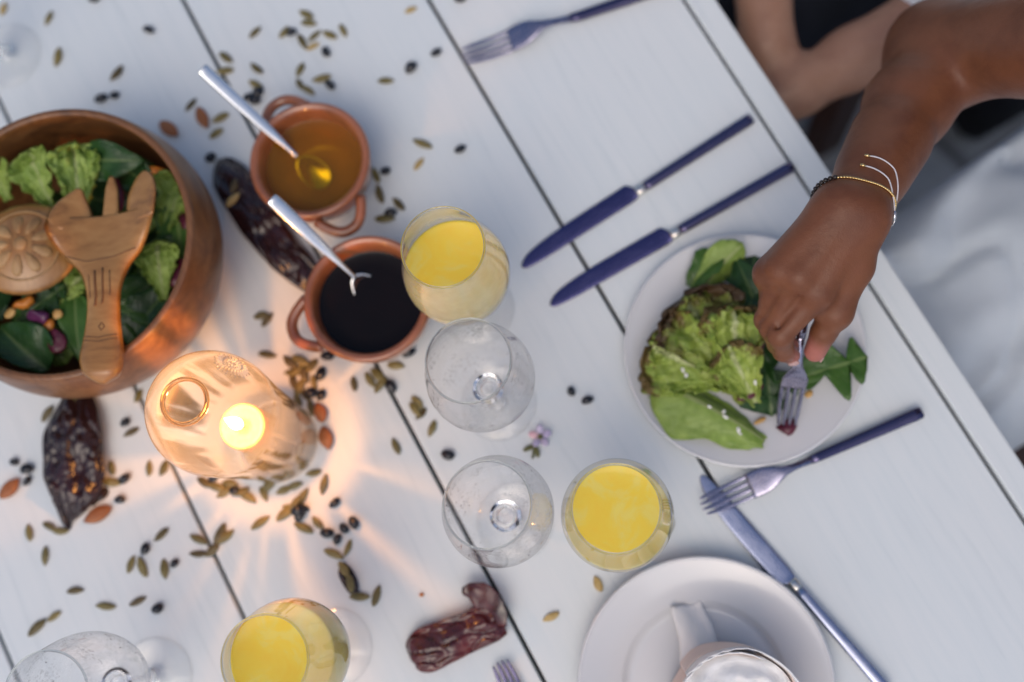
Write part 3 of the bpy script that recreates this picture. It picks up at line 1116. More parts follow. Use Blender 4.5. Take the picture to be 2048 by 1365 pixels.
for j in range(24):
    for i in range(48):
        Fc.append((j * 49 + i, j * 49 + i + 1, (j + 1) * 49 + i + 1, (j + 1) * 49 + i))
part('inner_folds', (V, Fc), M['lace'], nap)
# folded white corner that sticks out of the roll
V, Fc = [], []
for j in range(13):
    for i in range(9):
        u, v = j / 12, i / 8 - .5
        V.append((v * (.034 - .008 * u) + .002 * math.sin(u * 4), u * .046, .020 * (1 - u) ** 1.3 + .004 * math.cos(v * 5 + u * 2) + .0022 * noise.noise(Vector((v * 7, u * 5, 2))) + .001))
for j in range(12):
    for i in range(8):
        Fc.append((j * 9 + i, j * 9 + i + 1, (j + 1) * 9 + i + 1, (j + 1) * 9 + i))
inv = NM.inverted()
fp = at(1398, 1318, .010)
o = part('folded_corner', (V, Fc), M['lace'], nap, mw=inv @ (Matrix.Translation(fp) @ Matrix.Rotation(math.radians(12), 4, 'Z')))
md = o.modifiers.new('Solidify', 'SOLIDIFY'); md.thickness = .0035; md.offset = -1

# ------------------------------------------------------------------ wooden salad bowl
bp_ = at(112, 484, .122)
BW = Matrix.Translation((bp_.x, bp_.y, 0))
bowl = thing('salad_bowl', 'large round reddish wooden bowl full of green salad', 'bowl', BW @ Matrix.Rotation(.6, 4, 'Z'))
BO = [(.0001, .0006), (.070, .0006), (.078, .003), (.095, .018), (.110, .042), (.1175, .068), (.1180, .090), (.1150, .110), (.1125, .1195), (.1105, .1220), (.1080, .1222), (.1060, .1200), (.1080, .105), (.1100, .088), (.108, .065), (.098, .040), (.080, .022), (.055, .0145), (.0001, .0135)]
BO = [(r * 1.07, z) for r, z in BO]
part('body', lathe([(max(float(r), .0001), float(z)) for r, z in smoothline(BO, 4)], 120), M['bowlwood'], bowl)
part('rim_band', lathe([(.1093 * 1.07 + .0032 * math.cos(t), .1216 + .0017 * math.sin(t)) for t in [2 * PI * i / 12 for i in range(12)]], 120, True), M['bowlwood'], bowl)


# ------------------------------------------------------------------ leaves
def leaf(kind, L, W, seed, bend=.25, fold=.25, ruffle=.06, nu=26, nv=15):
    V, Fc, UV = [], [], []
    sd = Vector((seed * 3.1, seed * 1.3, seed * .7))
    for j in range(nu + 1):
        u = j / nu
        if kind == 'spinach':
            w = max(0, math.sin(PI * min(1, u ** .75))) ** .75 * (1 - .25 * u) + (.05 if u < .2 else 0)
        elif kind == 'romaine':
            w = (.28 + .72 * min(1, (u * 1.5) ** .9)) * max(0, 1 - max(0, (u - .55) / .45) ** 3) ** .55
        elif kind == 'frill':
            w = (.16 + .84 * min(1, (u * 1.25) ** 1.2)) * max(0, 1 - max(0, (u - .65) / .35) ** 3.2) ** .5
        elif kind == 'rocket':
            lob = abs(math.sin(u * 3.6 * PI + .3)) ** .8
            w = .09 + (.20 + .80 * u) * lob * max(0, 1 - max(0, (u - .72) / .28) ** 4) ** .5 * (0 if u < .14 else 1)
        w = max(w, .012) * W / 2
        for i in range(nv + 1):
            s = -1 + 2 * i / nv
            e = abs(s)
            x = L * u
            y = s * w
            if kind == 'rocket':
                y *= 1 + .45 * math.sin(u * 11 + seed + (2.2 if s > 0 else 0)) * e
                x -= L * .05 * e * e
            if kind in ('frill', 'romaine'):
                y *= 1 + .10 * noise.noise(Vector((u * 9, s * 3, 0)) + sd)
                x += L * .06 * e * noise.noise(Vector((u * 8, s * 5, 4)) + sd)
            z = fold * e ** 1.3 * w
            if kind == 'frill':
                mg = min(1.0, max(e, (u - .35) / .65) if u > .35 else e) ** 1.5
                wob = 3 * noise.noise(Vector((u * 4, s * 3, 2)) + sd)
                z += ruffle * L * mg * (.55 * math.sin(s * 13 + seed + wob) + .55 * math.sin(u * 27 + wob * 1.4 + s * 2))
                z += .055 * L * noise.noise(Vector((u * 11, s * 6, 3)) + sd) * (.25 + mg)
                z += .030 * L * noise.noise(Vector((u * 26, s * 15, 5)) + sd) * (.15 + mg)
                jag = .045 * L * noise.noise(Vector((u * 22, s * 12, 9)) + sd) * mg
                x += jag * (.4 + u)
                y += jag * (1 if s > 0 else -1)
            rf = ruffle * L * e ** 2.2 * (0 if kind == 'frill' else 1)
            z += rf * (math.sin(u * (34 if kind == 'frill' else 15) + seed + s * 2) * .6 + noise.noise(Vector((u * 7, s * 4, 1)) + sd) * 1.0)
            z += .05 * L * noise.noise(Vector((u * 3, s * 1.6, 7)) + sd) * e
            z -= .010 * L * math.exp(-(s / .1) ** 2) * .5
            th = bend * (u - .25)
            # bend along the length
            X = x * (1 - .16 * bend * bend * u * u)
            Z = z - bend * L * .5 * (u - .35) ** 2 * 1.4 + bend * L * .085
            V.append((X, y, Z))
            UV.append((u, (s + 1) / 2))
    w_ = nv + 1
    for j in range(nu):
        for i in range(nv):
            Fc.append((j * w_ + i, (j + 1) * w_ + i, (j + 1) * w_ + i + 1, j * w_ + i + 1))
    return V, Fc, UV


def put_leaf(name, label, kind, p0, p1, W, m, seed, bend=.25, fold=.25, ruffle=.06, roll=0.0, group=None, cat='leaf', th=.0006, inside=None, plate=True, **kw):
    L = (p1 - p0).length
    v, f, uv = leaf(kind, L, W, seed, bend, fold, ruffle, **kw)
    fm = frame(p0, p1, (0, 0, 1), roll)
    if plate and inside is None:
        fi = fm.inverted()
        out = []
        for q in v:
            w = fm @ Vector(q)
            r = math.hypot(w.x - PL1.location.x, w.y - PL1.location.y)
            fl_ = float(np.interp(r, [0, .059, .064, .068, .089, .1035, .108], [.0050, .0056, .0070, .0085, .0132, .0172, .0172])) + .0010
            if w.z < fl_:
                w.z = fl_ + .0015 * abs(noise.noise(w * 120))
            out.append(fi @ w)
        v = out
    if inside is not None:
        fi = fm.inverted()
        out = []
        for q in v:
            w = fm @ Vector(q)
            h = Vector((w.x - inside.x, w.y - inside.y, 0))
            lim = float(np.interp(w.z, [.02, .04, .065, .088, .105, .12], [.075, .099, .110, .112, .110, .108])) - .003
            if h.length > lim:
                h *= (lim - .006 * (1 - lim / h.length)) / h.length
                w = Vector((inside.x + h.x, inside.y + h.y, w.z + .010 * noise.noise(w * 60)))
            out.append(fi @ Vector((w.x, w.y, max(w.z, .018))))
        v = out
    o = link(name, mk(name, (v, f), m, True, uv), None, fm)
    md = o.modifiers.new('Solidify', 'SOLIDIFY')
    md.thickness = th
    md.offset = 0
    return tag(o, label, cat, group)


# salad on the plate
put_leaf('rocket_leaf', 'long dark rocket leaf running under the hand on the salad plate', 'rocket', at(1490, 690, .016), at(1512, 500, .022), .052, M['darkgreen'], 3, .5, .35, .05)
put_leaf('rocket_leaf', 'dark rocket leaf lying below the fork on the salad plate', 'rocket', at(1520, 655, .014), at(1545, 835, .013), .050, M['darkgreen'], 5, .3, .3, .05)
put_leaf('rocket_leaf', 'dark folded rocket leaf between the beetroot strips on the plate', 'spinach', at(1462, 690, .012), at(1560, 800, .012), .034, M['darkgreen'], 8, .3, .5, .07)
put_leaf('rocket_leaf', 'lobed green rocket leaf whose tip reaches past the plate rim', 'rocket', at(1560, 770, .016), at(1738, 712, .030), .056, M['midgreen'], 6, .25, .15, .03)
put_leaf('spinach_leaf', 'glossy dark leaf tucked behind the red lettuce on the plate', 'spinach', at(1520, 640, .014), at(1470, 505, .030), .040, M['darkgreen'], 12, .6, .3, .05)
# the curled leaf makes a loop: two strips
arcpts = [(1500, 500), (1468, 496), (1430, 512), (1400, 545), (1385, 585)]
put_leaf('lettuce_leaf', 'bright green lettuce leaf curling over at the plate edge by the knife', 'romaine', at(1392, 600, .022), at(1482, 484, .030), .036, M['lettuce'], 14, -.5, -.5, .05, .5)
put_leaf('lettuce_leaf', 'dark glossy back of a curled lettuce leaf at the plate edge', 'romaine', at(1380, 575, .018), at(1440, 505, .026), .030, M['midgreen'], 15, .5, .5, .04, -.3)
put_leaf('lettuce_leaf', 'long folded green lettuce leaf with cheese crumbs on the plate front', 'romaine', at(1530, 882, .016), at(1316, 756, .030), .060, M['lettuce'], 18, .30, -.75, .05, .45, nu=44, nv=24)
put_leaf('lettuce_leaf', 'pale curled lettuce rib beside the beetroot on the plate', 'frill', at(1512, 806, .024), at(1455, 690, .050), .050, M['frillgreen'], 21, .4, .5, .08, -.2, nu=60, nv=36)
put_leaf('red_lettuce_leaf', 'frilly lettuce leaf with brown-red ruffled top edge', 'frill', at(1492, 800, .016), at(1372, 588, .050), .092, M['redleaf'], 24, .45, .10, .075, .1, nu=80, nv=48)
put_leaf('red_lettuce_leaf', 'frilly lettuce leaf spreading green toward the plate rim', 'frill', at(1470, 770, .020), at(1296, 690, .040), .084, M['frillgreen'], 27, .45, .15, .08, -.15, nu=76, nv=46)
put_leaf('red_lettuce_leaf', 'brown-tipped ruffled lettuce leaf next to the knuckles', 'frill', at(1470, 780, .026), at(1470, 606, .054), .066, M['frillgreen'], 29, .55, .20, .09, .25, nu=70, nv=40)


def chunk(name, label, cat, c, size, m, seed, rot=0.0, group=None, amp=.16):
    size = [q * .85 for q in size]
    vf = ball((0, 0, 0), size, 14, 9)
    vf = ([Vector((p.x * 1.15, p.y * 1.15, p.z)) for p in vf[0]], vf[1])
    vf = rough(vf, min(size) * .9, 130, seed)
    o = link(name, mk(name, vf, m), None, Matrix.Translation(c) @ Matrix.Rotation(rot, 4, 'Z') @ Matrix.Rotation(rnd.uniform(-.3, .3), 4, 'X'))
    return tag(o, label, cat, group)


chunk('beet_strip', 'dark red beetroot strip beside the index finger on the plate', 'beetroot', at(1510, 715, .036), (.0045, .016, .003), M['beet'], 1, -.5)
chunk('beet_strip', 'dark red beetroot strip lying under the greens on the plate', 'beetroot', at(1500, 785, .026), (.013, .006, .003), M['beet'], 2, .5)
chunk('beet_piece', 'dark red beetroot wedge speared on the fork tines', 'beetroot', at(1575, 853, .013), (.0095, .0068, .0042), M['beet'], 3, .35)
chunk('nut_piece', 'toasted yellow nut piece beside the fork tines', 'nut', at(1618, 788, .016), (.004, .0032, .002), M['nut'], 4, .6)
chunk('nut_piece', 'toasted orange nut sliver by the beetroot wedge', 'nut', at(1520, 842, .010), (.006, .0024, .0016), M['nut'], 5, .5)

# salad in the bowl
def in_bowl(x, y, z): return at(x, y, z)


bc = Vector((bp_.x, bp_.y, 0))
GRP = 'salad leaves filling the wooden bowl'
bl = [
    ('frill', (110, 420), (55, 300), .050, 'lettuce', 'pale frilly lettuce leaf beside the carved spoon in the bowl', .082, .100),
    ('frill', (165, 450), (145, 285), .046, 'lettuce', 'upright pale lettuce leaf behind the wooden fork tines', .080, .108),
    ('spinach', (170, 320), (285, 322), .040, 'darkgreen', 'dark glossy spinach leaf leaning on the bowl wall', .090, .100),
    ('frill', (330, 470), (372, 345), .046, 'lettuce', 'pale lettuce leaf against the bowl wall by the right tine', .070, .088),
    ('romaine', (372, 560), (350, 400), .044, 'midgreen', 'green leaf standing along the bowl wall', .062, .082),
    ('frill', (330, 600), (310, 480), .044, 'lettuce', 'pale green lettuce piece beside the wooden fork neck', .070, .088),
    ('spinach', (255, 690), (345, 560), .050, 'darkgreen', 'dark spinach leaf below the pale lettuce by the fork handle', .055, .070),
    ('spinach', (270, 560), (300, 700), .046, 'midgreen', 'green leaf lying right of the wooden fork handle', .050, .060),
    ('spinach', (98, 740), (-10, 650), .062, 'darkgreen', 'broad dark spinach leaf at the bowl front', .080, .090),
    ('spinach', (150, 590), (158, 725), .030, 'midgreen', 'green leaf left of the wooden fork handle', .080, .085),
    ('frill', (110, 620), (170, 540), .040, 'lettuce', 'pale leaf tucked under the carved spoon', .072, .080),
    ('romaine', (380, 470), (385, 590), .036, 'darkgreen', 'dark leaf low against the bowl wall', .050, .060),
    ('spinach', (330, 520), (385, 470), .036, 'darkgreen', 'dark spinach leaf between two pale lettuce pieces', .060, .074),
    ('rocket', (40, 640), (130, 570), .040, 'darkgreen', 'dark rocket leaf beside the red cabbage', .078, .082),
    ('frill', (20, 400), (-20, 320), .046, 'lettuce', 'pale lettuce edge behind the carved spoon', .080, .095),
    ('spinach', (240, 330), (320, 390), .036, 'darkgreen', 'dark leaf behind the right wooden tine', .078, .080),
]
for k, (kind, a, b, W, mt, lab, z0, z1) in enumerate(bl):
    put_leaf({'frill': 'lettuce_leaf', 'spinach': 'spinach_leaf', 'romaine': 'romaine_leaf', 'rocket': 'rocket_leaf'}[kind], lab, kind, at(*a, z0), at(*b, z1), W, M[mt], 40 + k * 2.3, rnd.uniform(.2, .55), rnd.uniform(.1, .4), .09 if kind == 'frill' else .05, rnd.uniform(-.4, .4), GRP, inside=bc, **(dict(nu=52, nv=30) if kind == 'frill' else {}))
for k in range(34):
    a, r = rnd.uniform(0, 2 * PI), .093 * math.sqrt(rnd.random())
    c = bc + Vector((r * math.cos(a), r * math.sin(a), rnd.uniform(.045, .066)))
    t_ = rnd.uniform(0, 2 * PI)
    L = rnd.uniform(.045, .062)
    d = Vector((math.cos(t_), math.sin(t_), rnd.uniform(-.2, .3))) * L * .5
    if ((c + d) - bc).xy.length > .1 or ((c - d) - bc).xy.length > .1:
        d = Vector((-math.sin(a), math.cos(a), .1)) * L * .5
    kind, mt = rnd.choice([('spinach', 'darkgreen'), ('spinach', 'midgreen'), ('frill', 'lettuce'), ('rocket', 'darkgreen')])
    put_leaf({'frill': 'lettuce_leaf', 'spinach': 'spinach_leaf', 'rocket': 'rocket_leaf'}[kind], {'frill': 'pale lettuce leaf buried in the lower layer of the bowl salad', 'spinach': 'dark spinach leaf buried in the lower layer of the bowl salad', 'rocket': 'dark rocket leaf buried in the lower layer of the bowl salad'}[kind], kind, c - d, c + d, rnd.uniform(.03, .045), M[mt], 100 + k, rnd.uniform(.1, .6), rnd.uniform(0, .4), .06, rnd.uniform(-.5, .5), GRP, inside=bc, nu=20, nv=12)
for nm, lab, cat, px, z, size, mt, rot in [
    ('beet_slice', 'dark beetroot slice between the wooden fork tines', 'beetroot', (232, 390), .094, (.0075, .020, .003), 'beet', .3),
    ('beet_slice', 'dark beetroot piece by the bowl wall', 'beetroot', (372, 440), .082, (.006, .009, .003), 'beet', .2),
    ('beet_slice', 'dark beetroot slice below the fork neck by the wall', 'beetroot', (352, 545), .076, (.008, .014, .003), 'beet', -.2),
    ('beet_slice', 'dark beetroot slice beside the broad spinach leaf', 'beetroot', (112, 682), .090, (.009, .012, .003), 'beet', .5),
    ('cabbage_shred', 'purple cabbage shred below the carved spoon', 'cabbage', (76, 632), .094, (.011, .006, .004), 'cabbage', -.2),
    ('carrot_piece', 'orange carrot piece below the carved spoon', 'carrot', (48, 606), .090, (.010, .005, .004), 'carrot', .3),
    ('carrot_piece', 'orange carrot piece beside the purple cabbage', 'carrot', (96, 655), .088, (.008, .005, .003), 'carrot', .9),
    ('carrot_piece', 'orange carrot strip lying against the bowl wall top', 'carrot', (318, 345), .082, (.014, .004, .003), 'carrot', -.4),
    ('nut_piece', 'toasted almond sliver below the carved spoon', 'nut', (20, 626), .092, (.006, .004, .002), 'nut', .9),
    ('nut_piece', 'toasted almond sliver near the purple cabbage', 'nut', (115, 628), .090, (.005, .004, .002), 'nut', .1),
]:
    chunk(nm, lab, cat, at(*px, z), size, M[mt], rnd.random() * 9, rot)

# salad servers -----------------------------------------------------------
# wooden fork with three broad tines: outline in picture points at its own height, built solid
sf0, sf1 = at(206, 764, .131), at(222, 352, .112)
sm = frame(sf0, sf1)
sinv = sm.inverted()
srv = thing('salad_fork', 'wooden salad server with three broad tines resting on the bowl rim', 'salad server', sm)


def loc_s(x, y):
    """picture point to the server's own plane"""
    o_ = Vector((0, 0, CAM_H))
    d_ = CAM_R @ Vector(((x - 1024) / FPX, -(y - 682.5) / FPX, -1))
    lo_, ld_ = sinv @ o_, sinv.to_3x3() @ d_
    tt = -lo_.z / ld_.z
    return lo_ + ld_ * tt


def slab(rows, th):
    """rows: (left, right) points in the local plane -> solid with rounded edges, the head hollowed like a hand"""
    V, Fc = [], []
    nn = 15
    for k, (a, b) in enumerate(rows):
        c, h = (a + b) / 2, (b - a) / 2
        for side in (1, -1):
            for i in range(nn):
                s = -1 + 2 * i / (nn - 1)
                s *= side * -1
                e = (1 - abs(s) ** 3) ** .5
                q = c + h * s
                bl_ = min(1, max(0, (q.x - .085) / .05))
                ex = bl_ * bl_ * (3 - 2 * bl_) * (.0125 * min(1.4, ((q.y - y_mid) / .042) ** 2) - .004)
                V.append(Vector((q.x, q.y, side * th[k] * max(e, .0) + th[k] * .2 + ex)))
    w = 2 * nn
    for k in range(len(rows) - 1):
        for i in range(w):
            i2 = (i + 1) % w
            Fc.append((k * w + i, k * w + i2, (k + 1) * w + i2, (k + 1) * w + i))
    Fc.append(tuple(reversed(range(w))))
    Fc.append(tuple(range((len(rows) - 1) * w, len(rows) * w)))
    return V, Fc


y_mid = loc_s(212, 450).y


def rows_from(pts, steps=4):
    L_ = smoothline([(*loc_s(*a).xy, *loc_s(*b).xy) for a, b in pts], steps)
    return [(Vector((q[0], q[1], 0)), Vector((q[2], q[3], 0))) for q in L_]


hd = rows_from([((196, 768), (214, 768)), ((170, 752), (242, 748)), ((160, 722), (250, 712)), ((168, 680), (246, 672)), ((175, 635), (242, 628)), ((174, 590), (244, 580)), ((161, 548), (261, 533)),
                ((132, 520), (285, 505)), ((112, 492), (306, 468)), ((103, 466), (320, 434)), ((108, 446), (323, 418))], 4)
n_ = len(hd)
sbody = part('body', slab(hd, [.0026 + .0060 * min(1, k / 4) - .0046 * k / n_ for k in range(n_)]), M['server'], srv)
for pts in ([((112, 470), (200, 460)), ((107, 446), (187, 440)), ((118, 420), (181, 420)), ((138, 396), (172, 398)), ((156, 380), (166, 381))], [((196, 466), (246, 460)), ((200, 442), (238, 436)), ((204, 410), (236, 408)), ((208, 375), (234, 376)), ((216, 352), (226, 352))], [((240, 456), (318, 440)), ((250, 432), (323, 416)), ((254, 395), (325, 385)), ((268, 366), (316, 362)), ((286, 350), (302, 350))]):
    rw = rows_from(pts, 4)
    n_ = len(rw)
    part('tine', slab(rw, [.0041 - .0016 * k / n_ for k in range(n_)]), M['server'], srv)
sv_bvh = BVHTree.FromPolygons([v.co.copy() for v in sbody.data.vertices], [tuple(p.vertices) for p in sbody.data.polygons])


def burn(pts, r=.0006):
    out = []
    for a, b in zip(pts[:-1], pts[1:]):
        for q in range(7):
            p_ = loc_s(a[0] + (b[0] - a[0]) * q / 7, a[1] + (b[1] - a[1]) * q / 7)
            h = sv_bvh.ray_cast(Vector((p_.x, p_.y, .05)), Vector((0, 0, -1)))
            out.append(Vector((p_.x, p_.y, h[0].z if h[0] else .006)))
    part('burnt_line', tube(out, r, 5), M['burn'], sbody)


for pts, r in (([(136, 518), (178, 528), (232, 518), (284, 498)], .0006), ([(196, 548), (200, 600), (198, 622)], .0011), ([(212, 542), (214, 600), (212, 616)], .0009), ([(184, 556), (188, 610)], .0005), ([(226, 546), (228, 606)], .0005),
               ([(172, 686), (206, 690), (246, 680)], .0005), ([(172, 678), (206, 682), (246, 672)], .0005), ([(212, 652), (206, 660), (212, 668), (218, 660), (212, 652)], .0005)):
    burn(pts, r)

# carved wooden spoon, back upward, with a flower cut into it
sp0 = at(40, 487, .118)
spoon = thing('salad_spoon', 'wooden salad spoon turned over, a flower carved on its back', 'salad server', Matrix.Translation(sp0) @ Matrix.Rotation(math.radians(14), 4, 'Z') @ Matrix.Rotation(math.radians(8), 4, 'Y'))


def dome(x, y): return .015 * (1 - (x / .046) ** 2 - (y / .041) ** 2) - .015


V, Fc = [], []
n, k = 48, 12
for side in (0, 1):
    for j in range(k + 1):
        q = j / k
        for i in range(n):
            a = 2 * PI * i / n
            x, y = .046 * q * math.cos(a), .041 * q * math.sin(a)
            V.append((x, y, dome(x, y) - (.005 * (1 - q ** 6) + .0012 if side else 0)))
for side in (0, 1):
    o_ = side * (k + 1) * n
    for j in range(k):
        for i in range(n):
            i2 = (i + 1) % n
            qd = (o_ + j * n + i, o_ + (j + 1) * n + i, o_ + (j + 1) * n + i2, o_ + j * n + i2)
            Fc.append(qd if not side else qd[::-1])
for i in range(n):
    i2 = (i + 1) % n
    Fc.append((k * n + i, (2 * k + 1) * n + i, (2 * k + 1) * n + i2, k * n + i2))
part('spoon_bowl', (V, Fc), M['server'], spoon)
for i in range(9):
    a = 2 * PI * i / 9 + .2
    vv = []
    for v in ball((0, 0, 0), (.0092, .0046, .0017), 14, 8)[0]:
        x, y = (v.x + .0185) * math.cos(a) - v.y * (1 + v.x * 45) * math.sin(a), (v.x + .0185) * math.sin(a) + v.y * (1 + v.x * 45) * math.cos(a)
        vv.append(Vector((x, y, dome(x, y) + v.z)))
    part('carved_petal', (vv, ball((0, 0, 0), 1, 14, 8)[1]), M['servercut'], spoon)
part('carved_centre', [[Vector((v.x, v.y, dome(v.x, v.y) + v.z)) for v in ball((0, 0, 0), (.0062, .0062, .002), 14, 8)[0]], ball((0, 0, 0), 1, 14, 8)[1]], M['servercut'], spoon)
part('carved_ring', lathe([(.031 + .0009 * math.cos(t), dome(.0325, 0) + .0004 + .0007 * math.sin(t)) for t in [2 * PI * i / 8 for i in range(8)]], 48, True), M['servercut'], spoon)
part('handle', bar([(-.040, 0, -.011, .014, .005), (-.055, 0, -.010, .0115, .0058), (-.085, 0, -.004, .0115, .006), (-.112, 0, .004, .015, .006), (-.122, 0, .006, .009, .004)], 16, 2.4), M['server'], spoon)


# ------------------------------------------------------------------ dried chilies
def chili(pts, z, label, m, seed, thick=.5, tail=0.0):
    """pts: (px, py, half width in metres)"""
    P = smoothline([(*at(x, y, z).xy, w) for x, y, w in pts], 12)
    V, Fc = [], []
    n = 72
    m_ = len(P)
    sm_ = 0.0
    for k, q in enumerate(P):
        c = Vector((q[0], q[1], 0))
        if k: sm_ += float(np.hypot(*(P[k] - P[k - 1])[:2]))
        t = Vector((*(P[min(k + 1, m_ - 1)] - P[max(k - 1, 0)])[:2], 0)).normalized()
        s = Vector((-t.y, t.x, 0))
        w = max(q[2], .0008)
        for i in range(n):
            a = 2 * PI * i / n
            rr = 1 + .16 * noise.noise(Vector((math.cos(a) * 1.8, math.sin(a) * 1.8, sm_ * 38 + seed)))
            x = math.cos(a) * w * rr * .95
            h = math.sin(a) * min(w * thick, .0115) * rr
            fold = 0
            if h > 0:
                wx = x + .004 * noise.noise(Vector((x * 50, sm_ * 40, seed + 9)))
                fold = .0046 * noise.noise(Vector((wx * 95, sm_ * 34, seed))) - .0042 * (1 - min(1, abs(noise.noise(Vector((wx * 130, sm_ * 48, seed + 4)))) * 5)) + .0009 * noise.noise(Vector((wx * 420, sm_ * 240, seed)))
                fold *= min(1, math.sin(a) * 2)
            V.append(c + s * x + Vector((0, 0, max(h + fold + min(w * thick, .0115) * .92, .0003))))
    for k in range(m_ - 1):
        for i in range(n):
            i2 = (i + 1) % n
            Fc.append((k * n + i, k * n + i2, (k + 1) * n + i2, (k + 1) * n + i))
    Fc.append(tuple(reversed(range(n))))
    Fc.append(tuple(range((m_ - 1) * n, m_ * n)))
    c0 = at(pts[0][0], pts[0][1], 0)
    root = thing('dried_chili', label, 'dried chili', Matrix.Translation(c0))
    part('pod', xf((V, Fc), Matrix.Translation(-c0)), m, root)
    return root, c0


r_, c0 = chili([(432, 318, .004), (444, 332, .013), (470, 372, .020), (520, 445, .0195), (575, 515, .0185), (622, 562, .012), (640, 582, .003)], .008, 'long wrinkled black dried chili lying between the wooden bowl and the pots', M['chili'], 3.3)
r2, c2 = chili([(150, 786, .014), (150, 830, .023), (149, 880, .029), (148, 930, .031), (147, 975, .028), (138, 1010, .018), (129, 1040, .007), (131, 1058, .0015)], .009, 'wrinkled dark dried chili sticking out from under the wooden bowl, pointed tip', M['chili'], 8.1, .45)
r3, c3 = chili([(816, 1314, .005), (824, 1310, .014), (848, 1301, .0195), (890, 1284, .0195), (940, 1262, .0190), (978, 1246, .0190), (1002, 1236, .015)], .009, 'broken glossy dark red dried chili piece lying next to a plank seam', M['redchili'], 5.7, .5)
fl = []
P = smoothline([(*at(985, 1252, 0).xy, .015, .010), (*at(984, 1222, 0).xy, .0155, .0145), (*at(972, 1196, 0).xy, .0125, .016), (*at(950, 1183, 0).xy, .0085, .0155), (*at(930, 1182, 0).xy, .004, .014)], 4)
secs = []
for k, q in enumerate(P):
    t = Vector((*(P[min(k + 1, len(P) - 1)] - P[max(k - 1, 0)])[:2], 0)).normalized()
    s = Vector((-t.y, t.x, 0))
    secs.append((Vector((q[0], q[1], q[3])) - c3, (s + Vector((0, 0, -.35))).normalized() * q[2], Vector((0, 0, .0016))))
part('torn_flap', rough(loft(secs, 24, 2.2), .0016, 150, 2), M['redchili'], r3)
part('stalk', xf(tube([at(148, 800, .010), at(150, 786, .013), at(156, 770, .014)], [.0035, .0028, .0026], 8), Matrix.Translation(-c2)), M['sprig'], r2)
chili([(180, 1010, .003), (192, 992, .006), (205, 985, .006), (214, 978, .002)], .003, 'small torn black chili scrap beside the pointed chili tip', M['chili'], 2.2)
chili([(683, 1125, .002), (690, 1145, .0065), (703, 1172, .0065), (712, 1196, .002)], .004, 'small dark chili scrap lying among seeds on the candle light streaks', M['chili'], 6.2)


# ------------------------------------------------------------------ seeds, beans, almonds
def seed_mesh(name, L, W, T, m, point, sd):
    v, f = ball((0, 0, 0), (L / 2, W / 2, T / 2), 20, 10)
    out = []
    for p in v:
        q = p.x / (L / 2)
        s = 1 - point * max(0, q) ** 2 - .25 * point * max(0, -q) ** 2
        e = noise.noise(p * 260 + Vector((sd, 0, 0))) * .0003
        ridge = 1 + .22 * math.exp(-((abs(p.y) - W * .42) / (W * .07)) ** 2)
        out.append(Vector((p.x, p.y * s + .0004 * math.sin(q * 2 + sd), p.z * ridge * (1 - .2 * abs(q)) + e)))
    return mk(name, (out, f), m)


SEEDS = [seed_mesh('seed', .0165, .0066, .0030, M['seed'], .55, i) for i in range(4)]
PALE = [seed_mesh('pale_seed', .0145, .0062, .0028, M['paleseed'], .5, 9)]
BEANS = [seed_mesh('bean', .0110, .0075, .0062, M['bean'], .06, i + 20) for i in range(2)]
ALM = [seed_mesh('almond', .0245, .0132, .0080, M['almond'], .62, i + 30) for i in range(2)]


def where(x, y):
    if y < 260 and x < 340: return 'beside the empty wine glass above the bowl', 'beside the empty wine glass'
    if y < 290 and x < 700: return 'scattered above the honey pot', 'above the honey pot'
    if y < 480 and x >= 700: return 'between the honey pot and the fork', 'between honey pot and fork'
    if y < 420: return 'next to the bowl by the honey pot', 'next to bowl and honey pot'
    if y < 900 and 500 < x < 680: return 'heaped between candle bottle and vinegar pot', 'between candle bottle and vinegar pot'
    if y < 930 and x >= 680: return 'near the water glasses', 'near the water glasses'
    if x < 350: return 'around the dried chili by the bowl', 'around the chili by the bowl'
    if y < 1075: return 'strewn at the foot of the candle bottle', 'at the foot of the candle bottle'
    return 'lying on the candle light streaks', 'on the candle light streaks'


def strew(kind, meshes, items, desc, cat, flat):
    for k, it in enumerate(items):
        x, y, ang = it[:3]
        lift = it[3] if len(it) > 3 else 0
        me = meshes[k % len(meshes)]
        o = link(kind, me)
        sc = rnd.uniform(.92, 1.26) if kind != 'almond' else rnd.uniform(.92, 1.06)
        p = at(x, y, flat / 2 + lift)
        o.location = (p.x, p.y, flat * sc / 2 + lift + .0001)
        o.rotation_euler = (rnd.uniform(-.12, .12), rnd.uniform(-.08, .08), math.radians(ang + rnd.uniform(-5, 5) + (180 if rnd.random() < .5 else 0)))
        o.scale = (sc * rnd.uniform(.86, 1.12), sc * rnd.uniform(.88, 1.10), sc)
        w, gname = where(x, y)
        tag(o, f'{desc} {w}', cat, f'{kind.replace("_", " ")}s {gname}')


